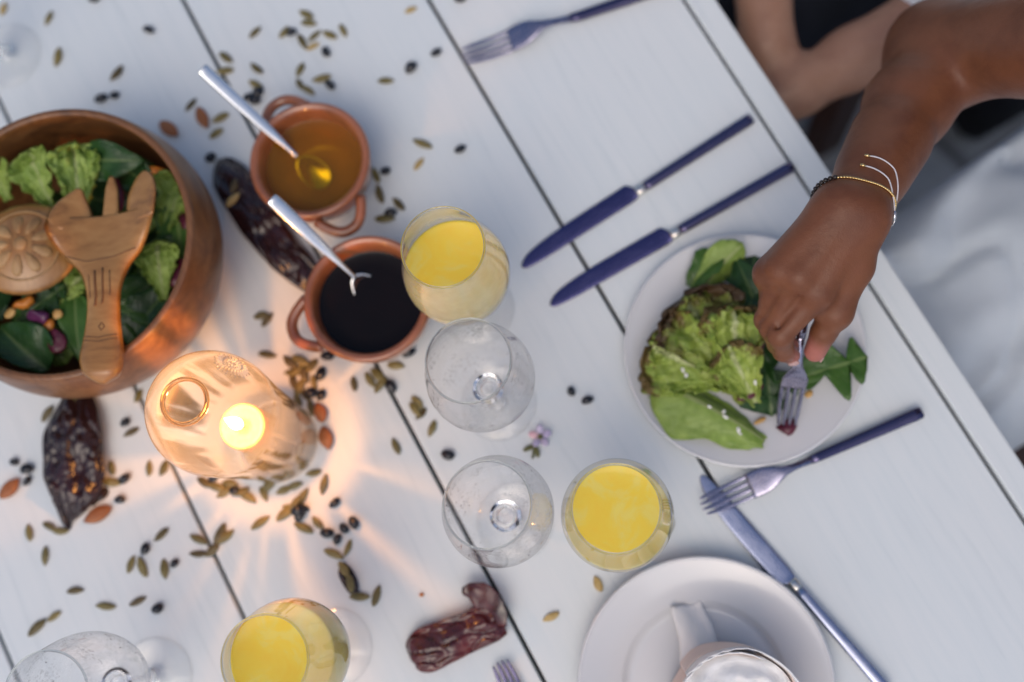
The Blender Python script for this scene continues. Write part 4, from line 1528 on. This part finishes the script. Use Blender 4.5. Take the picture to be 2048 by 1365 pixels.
seeds = [(97, 37, 65), (115, 115, 80), (233, 147, 60), (510, 65, 55), (612, 29, -40), (618, 47, -8), (568, 65, 55), (629, 72, 45), (659, 70, -30), (686, 62, -70), (604, 84, -60), (452, 116, -30),
         (450, 142, 5), (513, 137, -45), (511, 169, -25), (600, 140, 75), (599, 168, -70), (643, 157, 10), (616, 181, -30), (381, 210, 55), (441, 236, 25), (433, 267, 30), (467, 373, 75, .022),
         (772, 162, 5), (845, 288, -30), (752, 350, -70), (760, 388, -75), (797, 408, -40), (770, 438, -10), (523, 632, 10), (535, 640, 60), (535, 710, -10),
         (580, 725, -50), (592, 742, 40, .002), (585, 762, -75), (608, 748, -60), (622, 733, 45), (628, 765, -80), (600, 775, 70), (610, 790, -40), (622, 815, -80), (596, 800, -65), (586, 745, 10), (602, 722, -20, .002),
         (708, 768, -85), (740, 760, -60), (762, 770, 60), (757, 752, -40), (792, 732, -5), (835, 806, -55), (842, 828, 50), (864, 858, 75), (792, 893, -65), (830, 820, -60, .003),
         (95, 828, 60), (262, 865, 35), (298, 937, -85), (327, 937, 70), (224, 936, -75), (222, 965, 0), (58, 1066, -80), (99, 1054, -30), (120, 1062, 5), (90, 1113, -80), (322, 1070, 40), (262, 1129, 70),
         (285, 1134, -60), (329, 1139, -70), (397, 1079, -25), (397, 1108, -5), (439, 1069, 65), (452, 1074, 45), (424, 1102, 40), (521, 1046, 30), (151, 1182, 5), (211, 1213, 3), (276, 1203, 20), (109, 1233, 35),
         (75, 1255, 50), (409, 966, -30), (437, 976, -25), (494, 994, -30), (527, 989, -60), (567, 981, 30), (589, 972, 10), (605, 996, 60), (560, 954, 35), (572, 1026, 45), (607, 1056, -25), (635, 1046, -50),
         (627, 946, 15), (648, 969, 80), (607, 930, 35), (668, 1109, -25), (695, 1097, 75), (720, 1194, 5), (753, 1192, 75), (460, 968, -10), (480, 984, 20, .002), (540, 968, 55), (585, 1018, -20), (600, 900, 75),
         (596, 858, 85), (520, 955, -15), (590, 1008, 50, .002), (448, 985, 30), (575, 935, 20), (1340, 1052, 75), (277, 792, 60), (688, 1140, -60, .004), (700, 1168, -70, .008)]
strew('pumpkin_seed', SEEDS, seeds, 'olive pumpkin seed', 'seed', .0030)
strew('pale_seed', PALE, [(7, 18, 80), (626, 93, 30), (822, 20, 30), (838, 328, 55), (1196, 1168, -65), (1102, 1234, 30), (466, 400, 55, .022)], 'pale tan seed', 'seed', .0028)
beans = [(297, 60, -30), (187, -3, 0), (583, 65, 20), (652, 104, -60), (660, 171, -50), (202, 197, 20), (229, 190, 10), (496, 195, 40), (510, 202, 0), (516, 186, 50), (421, 315, 30), (872, 105, 35), (822, 136, 40), (920, -2, 0), (920, 298, 25), (771, 342, 20), (781, 426, 0), (655, 712, 10), (641, 748, 70), (622, 787, 20), (642, 790, 60), (782, 773, -50), (818, 706, 20), (896, 910, -10), (1143, 783, -75), (1175, 801, 25),
         (28, 925, -20), (54, 939, 10), (54, 962, 60), (250, 845, 50), (240, 1000, -10), (250, 958, 50), (290, 1098, 65), (349, 1127, 55), (315, 1217, 25), (469, 981, 0), (427, 954, 40), (669, 1006, 50), (600, 1030, 60), (606, 1016, -20), (707, 1046, -60), (688, 1057, -40), (675, 1079, 70), (654, 1066, 10), (596, 1022, 10, .005)]
strew('black_bean', BEANS, beans, 'shiny black bean', 'bean', .0060)
strew('almond', ALM, [(405, 236, -65), (338, 258, -40), (640, 825, -72), (652, 877, -76), (19, 977, 50), (195, 1030, 32)], 'brown whole almond', 'almond', .0080)

# little flower sprig between the water glasses
fp = at(1075, 882, 0)
fw = thing('flower_sprig', 'small lilac flower with dry green sprig between glass and plate', 'flower', Matrix.Translation(fp))
for k in range(5):
    a = k * 1.25 + .4
    vf = xf(ball((.0065, 0, 0), (.0048, .0034, .0009), 10, 6), Matrix.Translation((.003, .003, .004)) @ Matrix.Rotation(a, 4, 'Z') @ Matrix.Rotation(-.35, 4, 'Y'))
    part('petal', vf, M['petal'] if k != 2 else M['petalpink'], fw)
part('flower_centre', ball((.003, .003, .0055), (.0026, .0026, .002), 8, 6), M['sprig'], fw)
part('stem', tube([(.002, .002, .003), (-.003, -.008, .0018), (-.004, -.016, .0014)], .0012, 6), M['sprig'], fw)
for s in (-1, 1):
    part('sepal', xf(ball((.006, 0, 0), (.006, .0025, .0008), 8, 6), Matrix.Translation((-.002, -.004, .002)) @ Matrix.Rotation(-2.0 + s * .7, 4, 'Z')), M['sprig'], fw)
cr = link('carrot_crumb', mk('crumb', rough(ball((0, 0, 0), (.0022, .0018, .0014), 8, 6), .0004, 500), M['carrot']), None, Matrix.Translation(at(843, 1190, .0014)))
tag(cr, 'tiny orange carrot crumb above the broken red chili', 'crumb')

# ------------------------------------------------------------------ people
WR_A, WR_B = at(1680, 418, .166), at(1724, 436, .162)
WR = (WR_A + WR_B) / 2
EL = at(1876, 102, .045)
_m = at(2048, 88, .135)
SH = EL + (_m - EL).normalized() * .268
ftip, fgrip = at(1572, 842, .0125), at(1600, 668, .090)
fdir = (fgrip - ftip).normalized()
BU = -.078          # where the first person sits along the table
HIP_V, TOR_V = .74, .70


def person_axes(u0, fine):
    return None


def hand_joint(x, y, z): return at(x, y, z)


J = dict(
    mi=hand_joint(1636, 588, .150), mm=hand_joint(1596, 556, .159), mr=hand_joint(1558, 542, .155), mp=hand_joint(1537, 546, .144),
    pi=hand_joint(1561, 670, .132), pm=hand_joint(1544, 656, .125), pr=hand_joint(1532, 640, .119), pp=hand_joint(1538, 610, .114),
    di=hand_joint(1567, 702, .110), dm=hand_joint(1556, 688, .100), dr=hand_joint(1549, 664, .096), dp=hand_joint(1556, 630, .095),
    ti=hand_joint(1582, 711, .096), tm=hand_joint(1580, 690, .091), tr=hand_joint(1574, 660, .090), tp=hand_joint(1580, 628, .092),
    cmc=hand_joint(1706, 532, .146), mt=hand_joint(1671, 624, .132), it=hand_joint(1648, 664, .119), tt=hand_joint(1630, 703, .104))


def face(F, c, fwd, side, r):
    """head around c with brow, nose, chin and ears"""
    up = Vector((0, 0, 1))
    F.cap(c + up * .035, c + up * .02 - fwd * .02, .082, .084, .02, squash=(side, .86))
    F.cap(c + fwd * .02 - up * .02, c + fwd * .045 - up * .075, .062, .034, .03, squash=(side, .9))
    F.cap(c + fwd * .078 + up * .01, c + fwd * .105 - up * .022, .008, .012, .012)
    for s in (-1, 1):
        F.cap(c + fwd * .085 + side * s * .034 + up * .018, c + fwd * .080 + side * s * .034 + up * .016, .016, .016, .006, sub=True)
        F.cap(c + side * s * .074 + up * .012, c + side * s * .078 - up * .022, .014, .010, .008)
    F.cap(c + fwd * .085 - up * .05 - side * .016, c + fwd * .085 - up * .05 + side * .016, .009, .009, .010)


def seated_body(F, u0, tv, hip_z, fwd, side, head_c, knees_v, skip_right=False, w=1.0):
    up = Vector((0, 0, 1))
    for s in (-1, 1):
        hip = tw(u0 + s * .080, tv + .02, hip_z)
        knee = tw(u0 + s * .064, knees_v, hip_z + .015)
        ank = tw(u0 + s * .09, knees_v + .12, -.68)
        F.cap(hip, knee, .078 * w, .056 * w, .03)
        F.cap(knee, ank, .052 * w, .034 * w, .03)
        F.cap(ank + Vector((0, 0, -.03)), ank - VH * .14 + Vector((0, 0, -.045)), .030, .024, .02)
    F.cap(tw(u0 - .06, tv + .03, hip_z + .03), tw(u0 + .06, tv + .03, hip_z + .03), .098 * w, .098 * w, .05)
    F.cap(tw(u0, tv + .02, hip_z + .05), tw(u0, tv, hip_z + .24), .105 * w, .098 * w, .05, squash=(VH, .82))
    F.cap(tw(u0, tv, hip_z + .24), tw(u0, tv - .01, hip_z + .41), .100 * w, .108 * w, .05, squash=(VH, .80))
    F.cap(tw(u0 - .10, tv - .01, hip_z + .45), tw(u0 + .10, tv - .01, hip_z + .45), .062 * w, .062 * w, .05)
    F.cap(tw(u0, tv - .01, hip_z + .46), head_c - up * .07, .050, .046, .03)
    face(F, head_c, fwd, side, .08)


def eyes_lips(root, base, c, fwd, side):
    up = Vector((0, 0, 1))
    for s in (-1, 1):
        e = c + fwd * .071 + side * s * .034 + up * .017
        part('eye', xf(ball(e, .0125, 12, 8), Matrix.Translation(-base)), M['eye'], root)
        part('iris', xf(ball(e + fwd * .0095, .0052, 10, 6), Matrix.Translation(-base)), M['iris'], root)
    part('lips', xf(tube([c + fwd * (.094 - .010 * abs(q)) - up * (.05 + .002 * q * q) + side * .022 * q for q in (-1, -.5, 0, .5, 1)], [.001, .005, .006, .005, .001], 8), Matrix.Translation(-base)), M['lip'], root)


UPV = Vector((0, 0, 1))
FWD = -VH
# ---- person in white: the arm with the fork
head1 = tw(BU + .0, .615, .50)
hip1 = tw(BU, HIP_V, -.23)
lo_ = [1e9] * 3
F = Field(
    grid((.02, .085, .006), (.085, .19, .0014), (.19, .30, .0032), (.30, 1.02, .0105)),
    grid((-.22, .16, .011), (.16, .30, .0014), (.30, .46, .0032), (.46, .80, .0105)),
    grid((-.75, .02, .0115), (.02, .075, .0045), (.075, .185, .0014), (.185, .30, .006), (.30, .64, .0105)))
seated_body(F, BU, TOR_V, -.225, FWD, UH, head1, .36, w=.84)
# left arm rests on the lap
LSH = tw(BU + .165, TOR_V - .005, .22)
LEL = tw(BU + .21, TOR_V - .03, -.04)
LWR = tw(BU + .25, .66, -.26)
F.cap(LSH, LEL, .047, .038, .03)
F.cap(LEL, LWR, .038, .025, .02)
F.cap(LWR, tw(BU + .25, .62, -.31), .026, .022, .015, squash=(UH, .6))
# right arm
F.cap(tw(BU - .10, TOR_V - .01, .225), SH, .058, .054, .04)
F.cap(SH, EL, .052, .0375, .045)
fa = (EL - WR).normalized()
sd = fa.cross(UPV).normalized()
if sd.dot(UH) > 0: sd = -sd
F.cap(EL, WR + fa * .150, .0350, .0322, .04)
F.cap(WR + fa * .150, WR + fa * .06, .0330, .0222, .02)
F.cap(WR + fa * .10 + sd * .006, WR_A, .0225, .0165, .02)
F.cap(WR + fa * .10 - sd * .006, WR_B, .0225, .0165, .02)
F.cap(WR_A, WR_B, .0160, .0155, .012)
for q_, o_ in ((J['mi'], WR_B), (J['mm'], WR), (J['mr'], WR_A)):
    F.cap(o_ + (q_ - o_) * .30 + Vector((0, 0, .0115)), q_ + Vector((0, 0, .0072)), .0036, .0044, .006)
# palm
F.cap(WR_B, J['mi'], .0160, .0112, .014)
F.cap(WR, J['mm'], .0165, .0110, .014)
F.cap(WR_A, J['mr'], .0160, .0105, .014)
F.cap(WR_A, J['mp'], .0150, .0096, .014)
dn = Vector((0, 0, -.014))
F.cap(WR + dn * .6, (J['mm'] + J['mi']) / 2 + dn, .016, .014, .014)
F.cap(WR + dn * .6, (J['mr'] + J['mp']) / 2 + dn, .015, .012, .014)
# thumb
F.cap(WR_B, J['cmc'], .0165, .0150, .012)
F.cap(J['cmc'], J['mt'], .0150, .0122, .008)
F.cap((J['mi'] + J['mm']) / 2 + dn, J['mt'] + Vector((0, 0, -.002)), .012, .011, .012)
F.cap(J['mt'], J['it'], .0120, .0098, .004)
F.cap(J['it'], J['tt'], .0102, .0086, .004)
# fingers
for f, r in (('i', (.0112, .0099, .0086, .0074)), ('m', (.0110, .0096, .0086, .0074)), ('r', (.0104, .0090, .0080, .0070)), ('p', (.0094, .0080, .0070, .0062))):
    a, b, c, d = J['m' + f], J['p' + f], J['d' + f], J['t' + f]
    F.cap(a, b, r[0] * .95, r[1] * .93, .0030)
    F.cap(b, b + (c - b) * .05, r[1] * 1.04, r[1] * 1.02, .003)
    F.cap(b, c, r[1] * .98, r[2], .0025)
    F.cap(c, d, r[2], r[3], .0025)
    F.cap(a + Vector((0, 0, .0022)), a + Vector((0, 0, .0022)) + (b - a) * .06, r[0] * .86, r[0] * .80, .008)
# valleys between the knuckles and fingers
for a, b, pa, pb in (('mi', 'mm', 'pi', 'pm'), ('mm', 'mr', 'pm', 'pr'), ('mr', 'mp', 'pr', 'pp')):
    s0_, s1_ = (J[a] + J[b]) / 2, (J[pa] + J[pb]) / 2
    off = Vector((0, 0, .0120))
    if a == 'mi': F.cap(s0_ + (s1_ - s0_) * .32 + off * 1.05, s1_ + off * .90, .0006, .0018, .0034, sub=True)
V, Fq = F.mesh(2)
base1 = hip1 + Vector((0, 0, -.52))
M['skin1'] = skin('brown_skin', (.172, .064, .030), (.118, .040, .019), (.215, .074, .036), (tuple(J['tt'] + Vector((-.004, .0, -.001))), .022))
per1 = link('person', mk('person', (V - np.array(base1), Fq), M['skin1']), None, Matrix.Translation(base1))
tag(per1, 'person in white reaching over the table to eat salad with a fork', 'person')
bvh1 = BVHTree.FromPolygons([Vector(p) for p in V], [tuple(int(i) for i in q) for q in Fq])
eyes_lips(per1, base1, head1, FWD, UH)


def shifted(vf, base): return xf(vf, Matrix.Translation(-base))


# nails
def nail(tip, prev, outv, r, parent, base):
    x = (tip - prev).normalized()
    z = (outv - x * outv.dot(x)).normalized()
    m = Matrix((x, z.cross(x), z)).transposed().to_4x4()
    m.translation = tip + z * r * .84 + x * r * .25
    part('nail', xf(ball((0, 0, 0), (.0062, .0046, .0016), 14, 8), Matrix.Translation(-base) @ m), M['nail'], parent)


nail(J['tt'], J['it'], Vector((.9, .05, .35)), .0082, per1, base1)
nail(J['ti'], J['di'], Vector((.1, -.9, .25)), .0078, per1, base1)

# bracelet
bcn = WR + fa * .010
bx = -(sd - fa * sd.dot(fa)).normalized()
bz = fa.cross(bx).normalized()
if bz.z < 0: bz = -bz


def round_wrist(ang, along, lift):
    d_ = (bx * math.cos(ang) + bz * math.sin(ang))
    o_ = bcn + fa * along + d_ * .08
    h = bvh1.ray_cast(o_, -d_, .2)
    return (h[0] if h[0] else bcn + d_ * .03) + d_ * lift


def bracelet_part(name, rng, r, m, tilt=.010, step=.075):
    vf = []
    a = rng[0]
    while a < rng[1]:
        p_ = round_wrist(a, tilt * math.cos(a) + .004, r * .8)
        vf.append(ball(p_, (r, r, r), 8, 6))
        a += step
    o_ = part(name, shifted(join(*vf), base1), m, per1)
    return o_


bracelet_part('gold_bead_strand', (PI * -.1, PI * .78), .0012, M['gold'])
bracelet_part('black_bead_strand', (PI * .78, PI * 1.35), .0020, M['jet'], step=.12)
bracelet_part('gold_bead_strand', (PI * 1.35, PI * 1.9), .0012, M['gold'])
for k, (al, st) in enumerate(((.021, .010), (.014, .006))):
    pts = [round_wrist(a, al + st * math.sin(a * 1.1) - .012 * max(0, (PI * .33 - a)), .0009) for a in np.linspace(.16, PI * .60, 22)]
    part('cord', shifted(tube(pts, .00055, 6), base1), M['string'], per1)
    part('cord_tip', shifted(tube([pts[-1], pts[-1] + (pts[-1] - pts[-2]).normalized() * .004], .0012, 6), base1), M['gold'], per1)
cl = round_wrist(-.02, .004, .0016)
part('clasp', shifted(join(tube([round_wrist(.25, .006, .0012), round_wrist(.05, .002, .0014)], .0014, 8)), base1), M['silver'], per1)
rg = [cl + bz * .0035 * math.cos(t) + fa * .0035 * math.sin(t) + bx * .0008 for t in np.linspace(0, 2 * PI, 18)]
part('clasp_ring', shifted(tube(rg, .0006, 6), base1), M['silver'], per1)

# white dress of the first person
Fd = Field(grid((.06, 1.05, .0085)), grid((-.26, .66, .0085)), grid((-.46, .30, .0085)))
for s in (-1, 1):
    Fd.cap(tw(BU + s * .075, TOR_V + .03, -.222), tw(BU + s * .062, .37, -.205), .088, .066, .05)
    Fd.cap(tw(BU + s * .062, .38, -.21), tw(BU + s * .066, .345, -.36), .066, .070, .05)
Fd.cap(tw(BU, TOR_V, -.225), tw(BU, .40, -.20), .078, .062, .06)
Fd.cap(tw(BU, TOR_V + .02, -.18), tw(BU, TOR_V, .01), .128, .116, .06, squash=(VH, .86))
Fd.cap(tw(BU, TOR_V, .01), tw(BU, TOR_V - .01, .17), .116, .124, .05, squash=(VH, .84))
Vd, Fdq = Fd.mesh(2)
Vn = []
for p in Vd:
    p = Vector(p)
    loc = Vector((p.dot(UH), p.dot(VH), p.z))
    wv = .016 * math.sin(loc.x * 58 + 6 * noise.noise(loc * 8)) * (.35 + noise.noise(loc * 6 + Vector((3, 1, 2)))) + .012 * noise.noise(Vector((loc.x * 22, loc.y * 8, loc.z * 9))) - .012 * (1 - min(1, 6 * abs(noise.noise(Vector((loc.x * 9 + loc.y * 5, loc.y * 7, 3))))))
    Vn.append(p + Vector((0, 0, 1)) * wv + VH * wv * .3)
part('dress', shifted((Vn, Fdq), base1), M['dress'], per1)
Fh = Field(grid((head1.x - .16, head1.x + .22, .007)), grid((head1.y - .18, head1.y + .2, .007)), grid((.28, .65, .007)))
Fh.cap(head1 + UPV * .045 + VH * .012, head1 + UPV * .03 + VH * .035, .090, .092, .03)
Fh.cap(head1 + VH * .05, head1 + VH * .085 - UPV * .16, .075, .05, .04)
Fh.cap(head1 - VH * .075 - UPV * .03, head1 - VH * .075 - UPV * .08, .085, .08, .02, sub=True)
Vh, Fhq = Fh.mesh(1)
part('hair', shifted(rough((list(Vh), [tuple(q) for q in Fhq]), .006, 60), base1), M['hair'], per1)
for s in (-1, 1):
    a_ = tw(BU + s * .09, .48, -.726)
    part('shoe', shifted(loft([(a_ + VH * q + UPV * h_ * .3, UH * w_, UPV * h_ * .6) for q, w_, h_ in ((.04, .022, .02), (.02, .034, .026), (-.05, .036, .03), (-.12, .044, .026), (-.18, .036, .02), (-.205, .012, .012))], 16), base1), M['bag'], per1)

# ---- second person on the next stool
BU2, TV2 = -.60, .74
head2 = tw(BU2, .74, .50)
base2 = tw(BU2, TV2, -.75)
F = Field(grid((-.16, .20, .006), (.20, .85, .012)), grid((.22, .58, .006), (.58, 1.06, .012)), grid((-.75, -.24, .012), (-.24, .02, .006), (.02, .64, .012)))
seated_body(F, BU2, TV2, -.225, FWD, UH, head2, .40, w=1.0)
e2, h2 = tw(-.352, .585, -.085), tw(-.352, .392, -.092)
F.cap(tw(BU2 + .165, TV2 - .005, .22), e2, .045, .036, .03)
F.cap(e2, h2 + VH * .06, .036, .029, .02)
F.cap(h2 + VH * .06, h2, .029, .025, .02)
F.cap(h2, tw(-.352, .285, -.105), .027, .024, .015)
e3, h3 = tw(-.56, .46, -.05), tw(-.405, .385, -.082)
F.cap(tw(BU2 - .165, TV2 - .01, .20), e3, .045, .036, .03)
F.cap(e3, h3, .036, .027, .02)
F.cap(h3, tw(-.365, .360, -.100), .026, .021, .015, squash=(UPV, .7))
V2, F2 = F.mesh(2)
M['skin2'] = skin('light_brown_skin', (.33, .185, .125), (.26, .135, .09), (.35, .18, .13))
per2 = link('person', mk('person', (V2 - np.array(base2), F2), M['skin2']), None, Matrix.Translation(base2))
tag(per2, 'person in navy shorts and white shirt sitting with folded forearms at the table edge', 'person')
eyes_lips(per2, base2, head2, FWD, UH)
Fd = Field(grid((-.10, .85, .0095)), grid((.18, 1.05, .0095)), grid((-.40, -.05, .0095)))
for s in (-1, 1):
    Fd.cap(tw(BU2 + s * .088, TV2 + .03, -.222), tw(BU2 + s * .092, .43, -.205), .096, .078, .06)
Fd.cap(tw(BU2, TV2, -.225), tw(BU2, .45, -.205), .085, .075, .08)
Fd.cap(tw(BU2 + .06, TV2, -.225), tw(BU2 + .11, .44, -.195), .075, .07, .06)
Vd, Fdq = Fd.mesh(2)
part('shorts', shifted(rough((list(Vd), [tuple(q) for q in Fdq]), .010, 16), base2), M['navy'], per2)
Fd = Field(grid((.0, .85, .009)), grid((.35, 1.05, .009)), grid((-.26, .36, .009)))
Fd.cap(tw(BU2 + .03, TV2 - .05, -.14), tw(BU2, TV2 - .01, .02), .145, .122, .05, squash=(VH, .95))
Fd.cap(tw(BU2, TV2, .02), tw(BU2, TV2 - .01, .19), .120, .126, .05, squash=(VH, .86))
Fd.cap(tw(BU2 - .10, TV2 - .01, .215), tw(BU2 + .10, TV2 - .01, .215), .072, .072, .05)
Fd.cap(tw(BU2 + .13, TV2 - .005, .215), tw(BU2 + .19, .66, .06), .068, .062, .03)
Fd.cap(tw(BU2 + .19, .66, .06), tw(-.360, .572, -.068), .062, .056, .03)
Fd.cap(tw(BU2 - .13, TV2 - .01, .20), tw(BU2 - .17, .66, .08), .068, .066, .03)
Vd, Fdq = Fd.mesh(2)
part('shirt', shifted(rough((list(Vd), [tuple(q) for q in Fdq]), .009, 18), base2), M['shirt'], per2)
Fh = Field(grid((head2.x - .16, head2.x + .22, .007)), grid((head2.y - .18, head2.y + .2, .007)), grid((.28, .65, .007)))
Fh.cap(head2 + UPV * .045 + VH * .012, head2 + UPV * .03 + VH * .035, .090, .092, .03)
Fh.cap(head2 - VH * .075 - UPV * .03, head2 - VH * .075 - UPV * .08, .085, .08, .02, sub=True)
Vh, Fhq = Fh.mesh(1)
part('hair', shifted(rough((list(Vh), [tuple(q) for q in Fhq]), .006, 60), base2), M['hairb'], per2)
for s in (-1, 1):
    a_ = tw(BU2 + s * .09, .52, -.726)
    part('shoe', shifted(loft([(a_ + VH * q + UPV * h_ * .3, UH * w_, UPV * h_ * .6) for q, w_, h_ in ((.04, .022, .02), (.02, .034, .026), (-.05, .036, .03), (-.12, .044, .026), (-.18, .036, .02), (-.205, .012, .012))], 16), base2), M['shoe'], per2)


# ---- stools
def stool(u0, u1, v0, v1, label):
    root = thing('stool', label, 'stool', Matrix.Translation((0, 0, -.75)) @ Matrix.Rotation(TA, 4, 'Z'))
    n_ = 4
    for i in range(n_):
        a = v0 + (v1 - v0) * i / n_
        b = v0 + (v1 - v0) * (i + 1) / n_
        part('seat_board', box(u0, u1, a + .002, b - .002, .415, .442, .003), M['bench'], root, False)
    for x in (u0 + .04, u1 - .04):
        for y in (v0 + .04, v1 - .04):
            part('leg', box(x - .022, x + .022, y - .022, y + .022, 0, .4145, .003), M['bench'], root, False)
        part('stretcher', box(x - .014, x + .014, v0 + .0625, v1 - .0625, .16, .20, .002), M['bench'], root, False)
    return root


stool(-.225, .20, .43, .88, 'dark stained wooden stool under the person in white')
stool(-.80, -.42, .56, .98, 'dark stained wooden stool under the person in navy shorts')
bgc = at(1985, 218, -.749)
bag = thing('bag', 'small black cloth bag lying on the paving beside the stool', 'bag', Matrix.Translation(bgc) @ Matrix.Rotation(TA, 4, 'Z'))
part('pouch', rough(loft([((0, -.07, .045), (.02, 0, 0), (0, 0, .03)), ((0, -.055, .045), (.036, 0, 0), (0, 0, .043)), ((0, .05, .045), (.038, 0, 0), (0, 0, .044)), ((0, .07, .045), (.024, 0, 0), (0, 0, .032))], 20, 3), .004, 50), M['bag'], bag)
part('strap', tube(smoothline([(-.03, -.05, .06), (-.05, -.02, .10), (-.05, .03, .10), (-.03, .055, .06)], 4), .006, 8), M['bag'], bag)

# the fork in the hand
fend = ftip + fdir * .205
upf = Vector((0, 0, 1)) - fdir * fdir.z
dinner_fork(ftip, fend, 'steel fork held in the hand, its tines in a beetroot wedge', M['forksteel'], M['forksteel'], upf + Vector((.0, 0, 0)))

# ------------------------------------------------------------------ cheese crumbs drop onto whatever lies below
bpy.context.view_layer.update()
dg = bpy.context.evaluated_depsgraph_get()
crumbs = [(1365, 742), (1372, 752), (1420, 812), (1448, 822), (1452, 832), (1482, 866), (1478, 858), (1508, 770)]
cm = [mk('crumb', rough(ball((0, 0, 0), (.0026, .0020, .0014), 8, 6), .0009, 420, i), M['cheese']) for i in range(3)]
for k, (x, y) in enumerate(crumbs):
    p = at(x, y, .03)
    o_ = Vector((0, 0, CAM_H))
    hit, loc, nrm, _, ob, _ = SC.ray_cast(dg, Vector((p.x, p.y, .12)), Vector((0, 0, -1)))
    if not hit or 'hand' in ob.name or ob.name.startswith('person'): continue
    o = link('cheese_crumb', cm[k % 3])
    o.location = loc + Vector((0, 0, .0009))
    s = rnd.uniform(.5, 1.3)
    o.scale = (s * .9, s * rnd.uniform(.6, 1.0), s * .5)
    o.rotation_euler = (0, 0, rnd.uniform(0, 6))
    tag(o, 'small white cheese crumb on the plated salad leaves', 'cheese crumb', 'cheese crumbs on the plated salad')
